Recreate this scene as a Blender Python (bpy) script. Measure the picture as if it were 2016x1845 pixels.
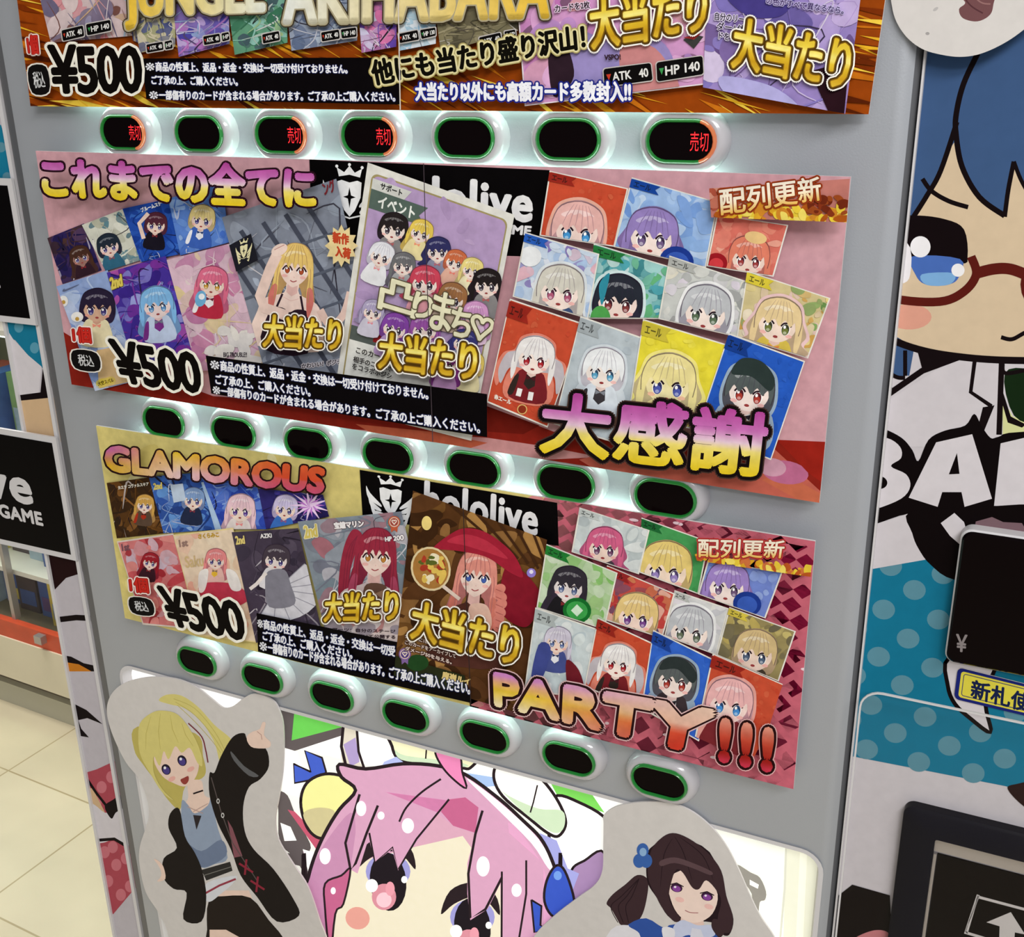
import bpy, math, random
from mathutils import Vector, Matrix
from mathutils.geometry import tessellate_polygon

SC = bpy.context.scene
COL = SC.collection
for o in list(bpy.data.objects):
    bpy.data.objects.remove(o)

# ------------------------------------------------------------------ camera
IMW, IMH = 2016.0, 1845.0
FPX = 2197.37
S = 0.8                      # metres per panel unit
CAM = Vector((0.0, -S, 1.5))
AX = (0.90276396, 0.1351916, -0.40833867)      # machine's right, in camera axes (right, down, forward)
AD = (0.01746251, 0.93702216, 0.34883309)      # down
AN = (0.42978169, -0.32204456, 0.84354905)     # into the machine
def c2w(v):
    d = lambda a: v[0]*a[0] + v[1]*a[1] + v[2]*a[2]
    return Vector((d(AX), d(AN), -d(AD)))
cd = bpy.data.cameras.new('camera')
cd.sensor_fit = 'HORIZONTAL'; cd.sensor_width = 36.0
cd.lens = FPX/IMW*36.0
cd.clip_start = 0.02
cam = bpy.data.objects.new('camera', cd); COL.objects.link(cam)
r_, u_, b_ = c2w((1, 0, 0)), c2w((0, -1, 0)), c2w((0, 0, -1))
m = Matrix.Identity(4)
for i in range(3):
    m[i][0], m[i][1], m[i][2], m[i][3] = r_[i], u_[i], b_[i], CAM[i]
cam.matrix_world = m
SC.camera = cam

# ------------------------------------------------------------------ light
SC.view_settings.view_transform = 'Standard'
SC.view_settings.look = 'None'
SC.view_settings.gamma = 1.0
SC.view_settings.exposure = 0.0
SC.view_settings.use_curve_mapping = False
w = bpy.data.worlds.new('store_ambient'); SC.world = w; w.use_nodes = True
bgn = w.node_tree.nodes['Background']
bgn.inputs[0].default_value = (0.97, 0.985, 1.0, 1)
_n = w.node_tree.nodes; _l = w.node_tree.links          # ambient weakened towards the left to darken left-facing edges
_tc = _n.new('ShaderNodeTexCoord'); _sx = _n.new('ShaderNodeSeparateXYZ'); _mr = _n.new('ShaderNodeMapRange')
_mr.inputs[1].default_value = -.95; _mr.inputs[2].default_value = .1; _mr.inputs[3].default_value = .06; _mr.inputs[4].default_value = .5
_l.new(_tc.outputs['Generated'], _sx.inputs[0]); _l.new(_sx.outputs[0], _mr.inputs[0]); _l.new(_mr.outputs[0], bgn.inputs[1])
def area(name, loc, target, size, sy, power, col=(1, 1, 1)):
    l = bpy.data.lights.new(name, 'AREA'); l.shape = 'RECTANGLE'
    l.size, l.size_y, l.energy, l.color = size, sy, power, col
    o = bpy.data.objects.new(name, l); COL.objects.link(o)
    o.location = loc
    o.rotation_euler = (Vector(target)-Vector(loc)).to_track_quat('-Z', 'Y').to_euler()
    return o
area('ceiling_light', (1.0, -1.5, 2.75), (-0.3, 0, 1.0), 1.2, 0.3, 30, (1, .99, .98))
area('ceiling_light', (0.8, -2.6, 2.75), (-0.5, 0, 1.0), 1.2, 0.3, 30, (1, .99, .98))
area('ceiling_light', (-2.3, 0.6, 2.75), (-2.1, 0.6, 0), 1.2, 1.2, 72, (1, .975, .93))

# ------------------------------------------------------------------ helpers
def at(px, py, Y=0.0):
    """the point on the upright plane y = Y that the photograph shows at (px, py)"""
    d = c2w((px-IMW/2, py-IMH/2, FPX))
    return CAM + d*((Y-CAM.y)/d.y)
def floor_at(px, py, Z=0.0):
    d = c2w((px-IMW/2, py-IMH/2, FPX))
    return CAM + d*((Z-CAM.z)/d.z)
def PU(U, V, Y=0.0):
    return Vector((U*S, Y, 1.5-V*S))
def lin(c):
    out = []
    for v in c[:3]:
        v = max(0, min(255, v))/255.0
        out.append(v/12.92 if v <= .04045 else ((v+.055)/1.055)**2.4)
    return (out[0], out[1], out[2], 1.0)
def to_px(p):
    v = Vector(p)-CAM; q = [v.x*AX[i]+v.y*AN[i]-v.z*AD[i] for i in range(3)]
    return (IMW/2+FPX*q[0]/q[2], IMH/2+FPX*q[1]/q[2])
def mix(a, b, t):
    return tuple(a[i]+(b[i]-a[i])*t for i in range(3))

def mat(name, col=(200, 200, 200), rough=.5, metal=0.0, emit=None, es=0.0, bump=0.0, bscale=200, vary=0.0, spec=.5, coat=0.0):
    m = bpy.data.materials.new(name); m.use_nodes = True
    nt = m.node_tree; b = nt.nodes['Principled BSDF']
    b.inputs['Base Color'].default_value = lin(col)
    b.inputs['Roughness'].default_value = rough
    b.inputs['Metallic'].default_value = metal
    b.inputs['Specular IOR Level'].default_value = spec
    b.inputs['Coat Weight'].default_value = coat
    if emit:
        b.inputs['Emission Color'].default_value = lin(emit); b.inputs['Emission Strength'].default_value = es
    if bump or vary:
        tc = nt.nodes.new('ShaderNodeTexCoord'); n = nt.nodes.new('ShaderNodeTexNoise')
        n.inputs['Scale'].default_value = bscale; n.inputs['Detail'].default_value = 4
        nt.links.new(tc.outputs['Object'], n.inputs['Vector'])
        if bump:
            bp = nt.nodes.new('ShaderNodeBump'); bp.inputs['Strength'].default_value = bump; bp.inputs['Distance'].default_value = .002
            nt.links.new(n.outputs['Fac'], bp.inputs['Height']); nt.links.new(bp.outputs[0], b.inputs['Normal'])
        if vary:
            mx = nt.nodes.new('ShaderNodeMix'); mx.data_type = 'RGBA'
            mx.inputs[6].default_value = lin(tuple(v*(1-vary) for v in col)); mx.inputs[7].default_value = lin(tuple(v*(1+vary) for v in col))
            nt.links.new(n.outputs['Fac'], mx.inputs[0]); nt.links.new(mx.outputs[2], b.inputs['Base Color'])
    return m
def print_mat(name, rough, es=0.0, vary=.10, spec=.03):
    """ink on a sheet: the colour of each printed shape, with a little paper mottle"""
    m = bpy.data.materials.new(name); m.use_nodes = True
    nt = m.node_tree; b = nt.nodes['Principled BSDF']
    a = nt.nodes.new('ShaderNodeAttribute'); a.attribute_name = 'ink'
    tc = nt.nodes.new('ShaderNodeTexCoord'); n = nt.nodes.new('ShaderNodeTexNoise')
    n.inputs['Scale'].default_value = 120; n.inputs['Detail'].default_value = 5
    nt.links.new(tc.outputs['Object'], n.inputs['Vector'])
    mr = nt.nodes.new('ShaderNodeMapRange'); mr.inputs[1].default_value = .3; mr.inputs[2].default_value = .7
    mr.inputs[3].default_value = 1-vary; mr.inputs[4].default_value = 1+vary
    nt.links.new(n.outputs['Fac'], mr.inputs[0])
    mx = nt.nodes.new('ShaderNodeVectorMath'); mx.operation = 'SCALE'
    nt.links.new(a.outputs['Color'], mx.inputs[0]); nt.links.new(mr.outputs[0], mx.inputs['Scale'])
    nt.links.new(mx.outputs[0], b.inputs['Base Color'])
    b.inputs['Roughness'].default_value = rough; b.inputs['Specular IOR Level'].default_value = spec
    if es:
        nt.links.new(mx.outputs[0], b.inputs['Emission Color']); b.inputs['Emission Strength'].default_value = es
    return m
INK = print_mat('poster_ink', .42)
INKV = print_mat('vinyl_ink', .35, vary=.03)
INKC = print_mat('card_stock_ink', .5, vary=.03)
INKB = print_mat('backlit_ink', .4, es=.5, vary=.02)
M = dict(
    edge_shade=mat('silver_edge_shade', (98, 99, 103), .5, .2),  # panel silver made darker: edge shading put into the colour
    silver=mat('silver_paint', (166, 169, 175), .38, .25, bump=.06, bscale=700),
    edge=mat('white_edge', (205, 202, 203), .4),
    side=mat('cabinet_white', (170, 165, 170), .5),
    bezel=mat('white_button_plastic', (184, 181, 185), .18, coat=.4),
    ring=mat('green_ring', (34, 104, 46), .22, emit=(40, 190, 70), es=.13, coat=.4),
    ring_red=mat('orange_lit_ring', (120, 95, 60), .22, emit=(255, 110, 60), es=.5, coat=.6),
    lens=mat('dark_lens', (10, 4, 5), .12, spec=.06),
    red=mat('red_led', (120, 10, 10), .4, emit=(255, 40, 48), es=1.3),
    led=mat('white_led', (250, 250, 250), .4, emit=(212, 255, 236), es=6.2),
    black=mat('black_plastic', (7, 5, 6), .3, spec=.05),
    frame=mat('black_frame', (17, 16, 26), .35, spec=.04),
    steel=mat('steel', (175, 168, 166), .3, .6),
    sheet=mat('paper_edge', (220, 214, 212), .6),
    shelf=mat('cream_laminate', (216, 206, 180), .5, vary=.05, bscale=6),
    rail=mat('orange_rail', (196, 74, 42), .45, vary=.12, bscale=20),
    cab=mat('cabinet_interior', (120, 112, 88), .6, vary=.1, bscale=6),
)

def link(name, me, material=None, parent=None):
    o = bpy.data.objects.new(name, me); COL.objects.link(o)
    if material is not None:
        me.materials.append(material)
    if parent is not None:
        o.parent = parent
        if parent.parent is None:
            o.matrix_parent_inverse = Matrix.Translation(-parent.location)
    return o
def tag(o, label, cat, group=None, kind=None):
    if label: o['label'] = label
    if cat: o['category'] = cat
    if group: o['group'] = group
    if kind: o['kind'] = kind
    return o
def thing(name, loc, label, cat, group=None):
    o = bpy.data.objects.new(name, None); COL.objects.link(o); o.location = loc
    o.empty_display_size = .05
    return tag(o, label, cat, group)

class MB:
    def __init__(s): s.v = []; s.f = []
    def quad(s, a, b, c, d):
        n = len(s.v); s.v += [tuple(a), tuple(b), tuple(c), tuple(d)]; s.f.append((n, n+1, n+2, n+3))
    def box(s, x0, x1, y0, y1, z0, z1):
        n = len(s.v)
        s.v += [(x, y, z) for x in (x0, x1) for y in (y0, y1) for z in (z0, z1)]
        for f in ((0, 1, 3, 2), (4, 6, 7, 5), (0, 4, 5, 1), (2, 3, 7, 6), (0, 2, 6, 4), (1, 5, 7, 3)):
            s.f.append(tuple(n+i for i in f))
    def rings(s, rings, cap0=False, cap1=False):
        """loft equal-length closed loops of points"""
        n0 = len(s.v); k = len(rings[0])
        for r in rings: s.v += [tuple(p) for p in r]
        for i in range(len(rings)-1):
            for j in range(k):
                a = n0+i*k+j; b = n0+i*k+(j+1) % k
                s.f.append((a, b, b+k, a+k))
        if cap0: s.f.append(tuple(n0+j for j in range(k-1, -1, -1)))
        if cap1: s.f.append(tuple(n0+(len(rings)-1)*k+j for j in range(k)))
    def prism(s, pts, thick):
        """front outline (world points facing -y), closed solid `thick` deep in +y"""
        n = len(s.v); k = len(pts)
        s.v += [tuple(p) for p in pts] + [(p[0], p[1]+thick, p[2]) for p in pts]
        tr = tessellate_polygon([[Vector((p[0], p[2], 0)) for p in pts]])
        for t in tr:
            s.f.append(tuple(n+i for i in t)); s.f.append(tuple(n+k+i for i in reversed(t)))
        for j in range(k):
            s.f.append((n+j, n+(j+1) % k, n+k+(j+1) % k, n+k+j))
    def build(s, name, material, parent=None, smooth=False):
        me = bpy.data.meshes.new(name); me.from_pydata(s.v, [], s.f); me.validate()
        import bmesh
        bm = bmesh.new(); bm.from_mesh(me); bmesh.ops.remove_doubles(bm, verts=bm.verts, dist=1e-6)
        bmesh.ops.recalc_face_normals(bm, faces=bm.faces); bm.to_mesh(me); bm.free()
        if smooth:
            for p in me.polygons: p.use_smooth = True
            try: me.set_sharp_from_angle(angle=math.radians(42))
            except Exception: pass
        return link(name, me, material, parent)

# ---- flat print built from shapes
EPS = 8e-6
SUB = 2.2e-6
def homog(q):
    (x0, y0), (x1, y1), (x2, y2), (x3, y3) = q[0], q[1], q[2], q[-1]      # TL TR BR BL
    dx1, dx2, sx = x1-x2, x3-x2, x0-x1+x2-x3
    dy1, dy2, sy = y1-y2, y3-y2, y0-y1+y2-y3
    den = dx1*dy2-dx2*dy1
    g = (sx*dy2-dx2*sy)/den; h = (dx1*sy-sx*dy1)/den
    a, b, c = x1-x0+g*x1, x3-x0+h*x3, x0
    d, e, f = y1-y0+g*y1, y3-y0+h*y3, y0
    def fn(u, v):
        k = g*u+h*v+1
        return ((a*u+b*v+c)/k, (d*u+e*v+f)/k)
    return fn
def clip_half(poly, nx, ny, c):
    out = []; n = len(poly)
    for i in range(n):
        p, q = poly[i], poly[(i+1) % n]
        dp, dq = nx*p[0]+ny*p[1]-c, nx*q[0]+ny*q[1]-c
        if dp >= 0: out.append(p)
        if (dp >= 0) != (dq >= 0):
            t = dp/(dp-dq); out.append((p[0]+(q[0]-p[0])*t, p[1]+(q[1]-p[1])*t))
    return out
def clip_convex(poly, cl):
    ar = sum(cl[i][0]*cl[(i+1) % len(cl)][1]-cl[(i+1) % len(cl)][0]*cl[i][1] for i in range(len(cl)))
    sg = 1 if ar > 0 else -1
    for i in range(len(cl)):
        a, b = cl[i], cl[(i+1) % len(cl)]
        nx, ny = -(b[1]-a[1])*sg, (b[0]-a[0])*sg
        poly = clip_half(poly, nx, ny, nx*a[0]+ny*a[1])
        if len(poly) < 3: return []
    return poly
def spline(pts, n=6, closed=True):
    out = []; k = len(pts)
    rng = range(k) if closed else range(k-1)
    for i in rng:
        if closed: p0, p1, p2, p3 = pts[i-1], pts[i], pts[(i+1) % k], pts[(i+2) % k]
        else: p0, p1, p2, p3 = pts[max(i-1, 0)], pts[i], pts[i+1], pts[min(i+2, k-1)]
        for j in range(n):
            t = j/n; t2 = t*t; t3 = t2*t
            out.append(tuple(.5*(2*p1[a]+(p2[a]-p0[a])*t+(2*p0[a]-5*p1[a]+4*p2[a]-p3[a])*t2+(3*p1[a]-p0[a]-3*p2[a]+p3[a])*t3) for a in (0, 1)))
    if not closed: out.append(tuple(pts[-1]))
    return out
def ell(cx, cy, rx, ry=None, rot=0, n=22):
    ry = ry or rx; c, s = math.cos(rot), math.sin(rot)
    return [(cx+rx*math.cos(t)*c-ry*math.sin(t)*s, cy+rx*math.cos(t)*s+ry*math.sin(t)*c) for t in (2*math.pi*i/n for i in range(n))]
def rrect(q, r=.1, n=5):
    """rounded rectangle inside quad q; r as a share of its height"""
    f = homog(q)
    wq = math.dist(q[0], q[1]); hq = math.dist(q[0], q[3]); rv = r; ru = r*hq/wq
    out = []
    for (cu, cv, a0) in ((1-ru, rv, -90), (1-ru, 1-rv, 0), (ru, 1-rv, 90), (ru, rv, 180)):
        for i in range(n+1):
            a = math.radians(a0+90*i/n); out.append(f(cu+ru*math.cos(a), cv+rv*math.sin(a)))
    return out

_gl = {}
def glyphs(body, space=1.0):
    k = (body, space)
    if k in _gl: return _gl[k]
    c = bpy.data.curves.new('lettering', 'FONT'); c.body = body; c.resolution_u = 3; c.space_character = space
    o = bpy.data.objects.new('lettering', c); COL.objects.link(o)
    bpy.context.view_layer.update()
    ev = o.evaluated_get(bpy.context.evaluated_depsgraph_get())
    me = ev.to_mesh()
    v = [(p.co.x, p.co.y) for p in me.vertices]; f = [tuple(p.vertices) for p in me.polygons]
    ev.to_mesh_clear(); bpy.data.objects.remove(o); bpy.data.curves.remove(c)
    x0 = min(p[0] for p in v); x1 = max(p[0] for p in v); y0 = min(p[1] for p in v); y1 = max(p[1] for p in v)
    v = [((p[0]-x0)/(x1-x0), (y1-p[1])/(y1-y0)) for p in v]
    _gl[k] = (v, f); return v, f

class Art:
    def __init__(s, Y, clip=None):
        s.Y = Y; s.k = 0; s.clip = clip; s.v = []; s.f = []; s.c = []
    def up(s, n=1): s.k += n; return s
    def put(s, poly, cols):
        Y = s.Y-s.k*EPS; n = len(s.v)
        for p in poly: s.v.append(tuple(at(p[0], p[1], Y)))
        s.f.append(tuple(range(n, n+len(poly)))); s.c.append(cols)
    def tri(s, t, col):
        if s.clip:
            t = clip_convex(t, s.clip)
            if len(t) < 3: return
        s.put(t, [col(p) for p in t] if callable(col) else [col]*len(t))
    def poly(s, pts, col, up=True):
        if up: s.up()
        pts = [tuple(p[:2]) for p in pts]
        for t in tessellate_polygon([[Vector((p[0], p[1], 0)) for p in pts]]):
            s.tri([pts[i] for i in t], col)
        return s
    def grid(s, q, col, nu=1, nv=8):
        """quad q with colour col(u, v)"""
        s.up(); f = homog(q)
        for i in range(nu):
            for j in range(nv):
                uv = [(i/nu, j/nv), ((i+1)/nu, j/nv), ((i+1)/nu, (j+1)/nv), (i/nu, (j+1)/nv)]
                if s.clip: s.tri([f(*p) for p in uv], col((i+.5)/nu, (j+.5)/nv))
                else: s.put([f(*p) for p in uv], [col(*p) for p in uv])
    def line(s, pts, w, col, up=True, taper=False, closed=False):
        if up: s.up()
        pts = list(pts)
        if closed: pts = pts+[pts[0], pts[1]]
        n = len(pts); L = []
        for i, p in enumerate(pts):
            a = pts[max(i-1, 0)]; b = pts[min(i+1, n-1)]
            dx, dy = b[0]-a[0], b[1]-a[1]; l = math.hypot(dx, dy) or 1
            ww = w/2
            if taper: ww *= max(.12, math.sin(math.pi*min(1, (i+.3)/(n-.4))))**.7
            L.append(((p[0]-dy/l*ww, p[1]+dx/l*ww), (p[0]+dy/l*ww, p[1]-dx/l*ww)))
        for i in range(n-1):
            s.tri([L[i][0], L[i+1][0], L[i+1][1], L[i][1]], col)
        return s
    def outl(s, pts, w, fill, oc):
        s.poly(pts, fill); s.line(pts, w, oc, closed=True); return s
    def text(s, body, q, col, bold=0, out=(), space=1.0, bands=0, shift=(0, 0)):
        """lettering that fills quad q; out = ((radius px, colour), ...) widest first; col may be col(u, v)"""
        gv, gf = glyphs(body, space); f = homog(q)
        P = [f(*p) for p in gv]
        for r, oc in out:
            s.up()
            n = 8 if r < 3 else 12 if r < 6 else 18
            for i in range(n):
                s.k += SUB/EPS
                a = 2*math.pi*(i+.5)/n; dx, dy = r*math.cos(a)+shift[0], r*math.sin(a)+shift[1]
                for t in gf: s.tri([(P[j][0]+dx, P[j][1]+dy) for j in t], oc)
            if r > 7:
                for i in range(n):
                    s.k += SUB/EPS
                    a = 2*math.pi*i/n; dx, dy = .55*r*math.cos(a)+shift[0], .55*r*math.sin(a)+shift[1]
                    for t in gf: s.tri([(P[j][0]+dx, P[j][1]+dy) for j in t], oc)
        s.up()
        offs = [(0, 0)]
        if bold:
            offs += [(bold*math.cos(2*math.pi*i/8), bold*math.sin(2*math.pi*i/8)) for i in range(8)]
        if callable(col):
            hx = math.dist(q[0], q[1]); hy = math.dist(q[0], q[3]); nb = bands or 10
            for ox, oy in offs:
                s.k += SUB/EPS
                for t in gf:
                    tv = [(gv[j][0]+ox/hx, gv[j][1]+oy/hy) for j in t]
                    lo, hi = min(p[1] for p in tv), max(p[1] for p in tv)
                    for b in range(int(math.floor(lo*nb)), int(math.floor(hi*nb))+1):
                        pc = clip_half(clip_half(tv, 0, 1, b/nb), 0, -1, -(b+1)/nb)
                        if len(pc) >= 3:
                            pts = [f(*p) for p in pc]; cols = [col(*p) for p in pc]
                            if s.clip is None: s.put(pts, cols)
                            else: s.tri(pts, cols[0])
        else:
            for ox, oy in offs:
                s.k += SUB/EPS
                for t in gf: s.tri([(P[j][0]+ox, P[j][1]+oy) for j in t], col)
        return s
    def blobs(s, q, cols, n, r0, r1, seed, asp=1.0, base=None):
        rd = random.Random(seed); f = homog(q); s.up()
        for i in range(n):
            p = f(rd.random(), rd.random()); r = rd.uniform(r0, r1)
            k = 7; a0 = rd.random()*6; c = rd.choice(cols); ax = rd.uniform(.6, 1.5)*asp; th = rd.random()*3; ct, st = math.cos(th), math.sin(th)
            if base: c = tuple(round(x) for x in mix(base, c, rd.uniform(.25, .85)))
            pp = []
            for j in range(k):
                rr_ = r*(.75+.5*rd.random()); x, y = rr_*math.cos(a0+6.283*j/k)*ax, rr_*math.sin(a0+6.283*j/k)/ax
                pp.append((p[0]+x*ct-y*st, p[1]+x*st+y*ct))
            s.up(); s.poly(spline(pp, 3), c, up=False)
        return s
    def build(s, name, material, parent=None):
        me = bpy.data.meshes.new(name); me.from_pydata(s.v, [], s.f)
        ca = me.color_attributes.new('ink', 'FLOAT_COLOR', 'CORNER')
        buf = []; cache = {}
        for cs in s.c:
            for c in cs:
                if c not in cache: cache[c] = lin(c)
                buf += cache[c]
        ca.data.foreach_set('color', buf)
        return link(name, me, material, parent)

def stops(*st):
    """gradient over v: (v, colour) ..."""
    def f(u, v):
        if v <= st[0][0]: return st[0][1]
        for (a, ca), (b, cb) in zip(st, st[1:]):
            if v <= b: return tuple(round(x, 1) for x in mix(ca, cb, (v-a)/(b-a)))
        return st[-1][1]
    return f

# ------------------------------------------------------------------ plain stand-in figures for the printed artwork
DK = (38, 22, 26)
def figure(A, cx, cy, s, rot=0.0, hair=(200, 150, 150), eye=(70, 60, 120), skin=(236, 214, 200), cloth=(90, 60, 70), style='bob', trim=None, rim=None, look=0, shade=None):
    """a plain round-headed cartoon person, drawn about the middle of the face; s = half the head's width"""
    c, n = math.cos(rot), math.sin(rot)
    T = lambda pts: [(cx+s*(x*c-y*n), cy+s*(x*n+y*c)) for x, y in pts]
    sh = shade or mix(hair, (60, 40, 70), .25); hi = mix(hair, (255, 255, 255), .35)
    back = {'bob': [(-1.05, -.2), (-.8, -.85), (0, -1.15), (.8, -.85), (1.05, -.2), (1.08, .5), (.8, .95), (0, .85), (-.8, .95), (-1.08, .5)],
            'long': [(-1.05, -.2), (-.8, -.85), (0, -1.15), (.8, -.85), (1.05, -.2), (1.1, .7), (1.35, 1.7), (.8, 2.0), (0, 1.3), (-.8, 2.0), (-1.35, 1.7), (-1.1, .7)],
            'wavy': [(-1.05, -.2), (-.8, -.85), (0, -1.15), (.8, -.85), (1.05, -.2), (1.35, .4), (1.2, .8), (1.6, 1.15), (.9, 1.4), (0, 1.0), (-.9, 1.4), (-1.6, 1.15), (-1.2, .8), (-1.35, .4)],
            'tails': [(-1.0, -.2), (-.8, -.85), (0, -1.15), (.8, -.85), (1.0, -.2), (1.5, .1), (1.75, 1.0), (1.5, 1.7), (1.25, .9), (.85, .7), (0, .8), (-.85, .7), (-1.25, .9), (-1.5, 1.7), (-1.75, 1.0), (-1.5, .1)]}[style]
    if rim:
        A.poly(spline(T([(x*1.12, y*1.1) for x, y in back])), rim)
        A.poly(spline(T([(-1.0, .75), (1.0, .75), (1.15, 2.35), (-1.15, 2.35)])), rim)
    A.poly(spline(T(back)), sh)
    A.poly(spline(T([(-.3, .7), (.3, .7), (.75, 1.0), (.95, 2.3), (-.95, 2.3), (-.75, 1.0)]), 4), cloth)
    if trim:
        A.poly(T([(-.22, .85), (.22, .85), (.3, 1.5), (0, 1.75), (-.3, 1.5)]), trim)
        A.poly(spline(T([(-.85, 1.2), (-.62, 1.1), (-.75, 2.1), (-1.05, 2.1)]), 4), trim)
    A.poly(T([(-.2, .55), (.2, .55), (.24, .95), (0, 1.1), (-.24, .95)]), mix(skin, (190, 120, 110), .25))
    A.poly(spline(T([(-.82, -.1), (-.5, -.6), (.5, -.6), (.82, -.1), (.78, .4), (.42, .78), (0, .9), (-.42, .78), (-.78, .4)]), 5), skin)
    l = look*.1
    for sx in (-1, 1):
        A.poly(T(ell(sx*.58+l, .55, .15, .08, n=10)), mix(skin, (235, 130, 130), .4))
        ex = sx*.39+l
        A.poly(T(ell(ex, .27, .2, .27, n=14)), (250, 246, 244))
        A.poly(T(ell(ex-.01*sx, .28, .17, .25, n=14)), mix(eye, (20, 12, 30), .55))
        A.poly(T(ell(ex-.01*sx, .35, .14, .16, n=14)), eye)
        A.poly(T(ell(ex-.01*sx, .42, .08, .07, n=10)), mix(eye, (255, 255, 255), .45))
        A.poly(T(ell(ex-.06, .17, .06, .075, n=8)), (250, 248, 248))
        A.line(T(spline([(ex-.23, .16), (ex-.12, .02), (ex+.08, -.01), (ex+.23, .12)], 3, closed=False)), s*.075, (40, 24, 34))
    A.poly(T(ell(l, .66, .11, .06, n=10)), (150, 60, 60))
    if style in ('long', 'wavy', 'tails'):
        for sx in (-1, 1): A.poly(spline(T([(sx*.72, -.3), (sx*1.04, -.2), (sx*1.16, .6), (sx*1.02, 1.35), (sx*.88, 1.0), (sx*.84, .3)]), 3), hair)
    A.poly(T([(-.26, 1.02), (0, 1.12), (.26, 1.02), (.22, 1.26), (0, 1.15), (-.22, 1.26)]), mix(cloth, (240, 60, 60) if not trim else (20, 20, 30), .45))
    A.poly(spline(T([(-1.0, .45), (-1.02, -.25), (-.75, -.82), (0, -1.08), (.75, -.82), (1.02, -.25), (1.0, .45), (.86, .2), (.76, -.12), (.55, .14), (.3, -.14), (.08, .18), (-.18, -.12), (-.44, .15), (-.68, -.1), (-.84, .25)]), 3), hair)
    A.poly(spline(T([(-.74, -.48), (-.45, -.66), (-.1, -.74), (.35, -.7), (.6, -.56), (.4, -.58), (.2, -.5), (0, -.62), (-.2, -.52), (-.35, -.58), (-.55, -.4)]), 3), hi)
    for x, y0 in ((-.62, -.1), (-.36, .02), (-.1, -.1), (.16, .04), (.42, -.08), (.66, 0)):
        A.line(T([(x*.45, -.95), (x*.8, -.5), (x, y0)]), s*.035, sh, taper=True)
    A.line(T(spline([(-1.0, .45), (-1.04, -.2), (-.77, -.84), (0, -1.1), (.77, -.84), (1.04, -.2), (1.0, .45)], 3, closed=False)), s*.035, mix(sh, (30, 20, 30), .35))

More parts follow.
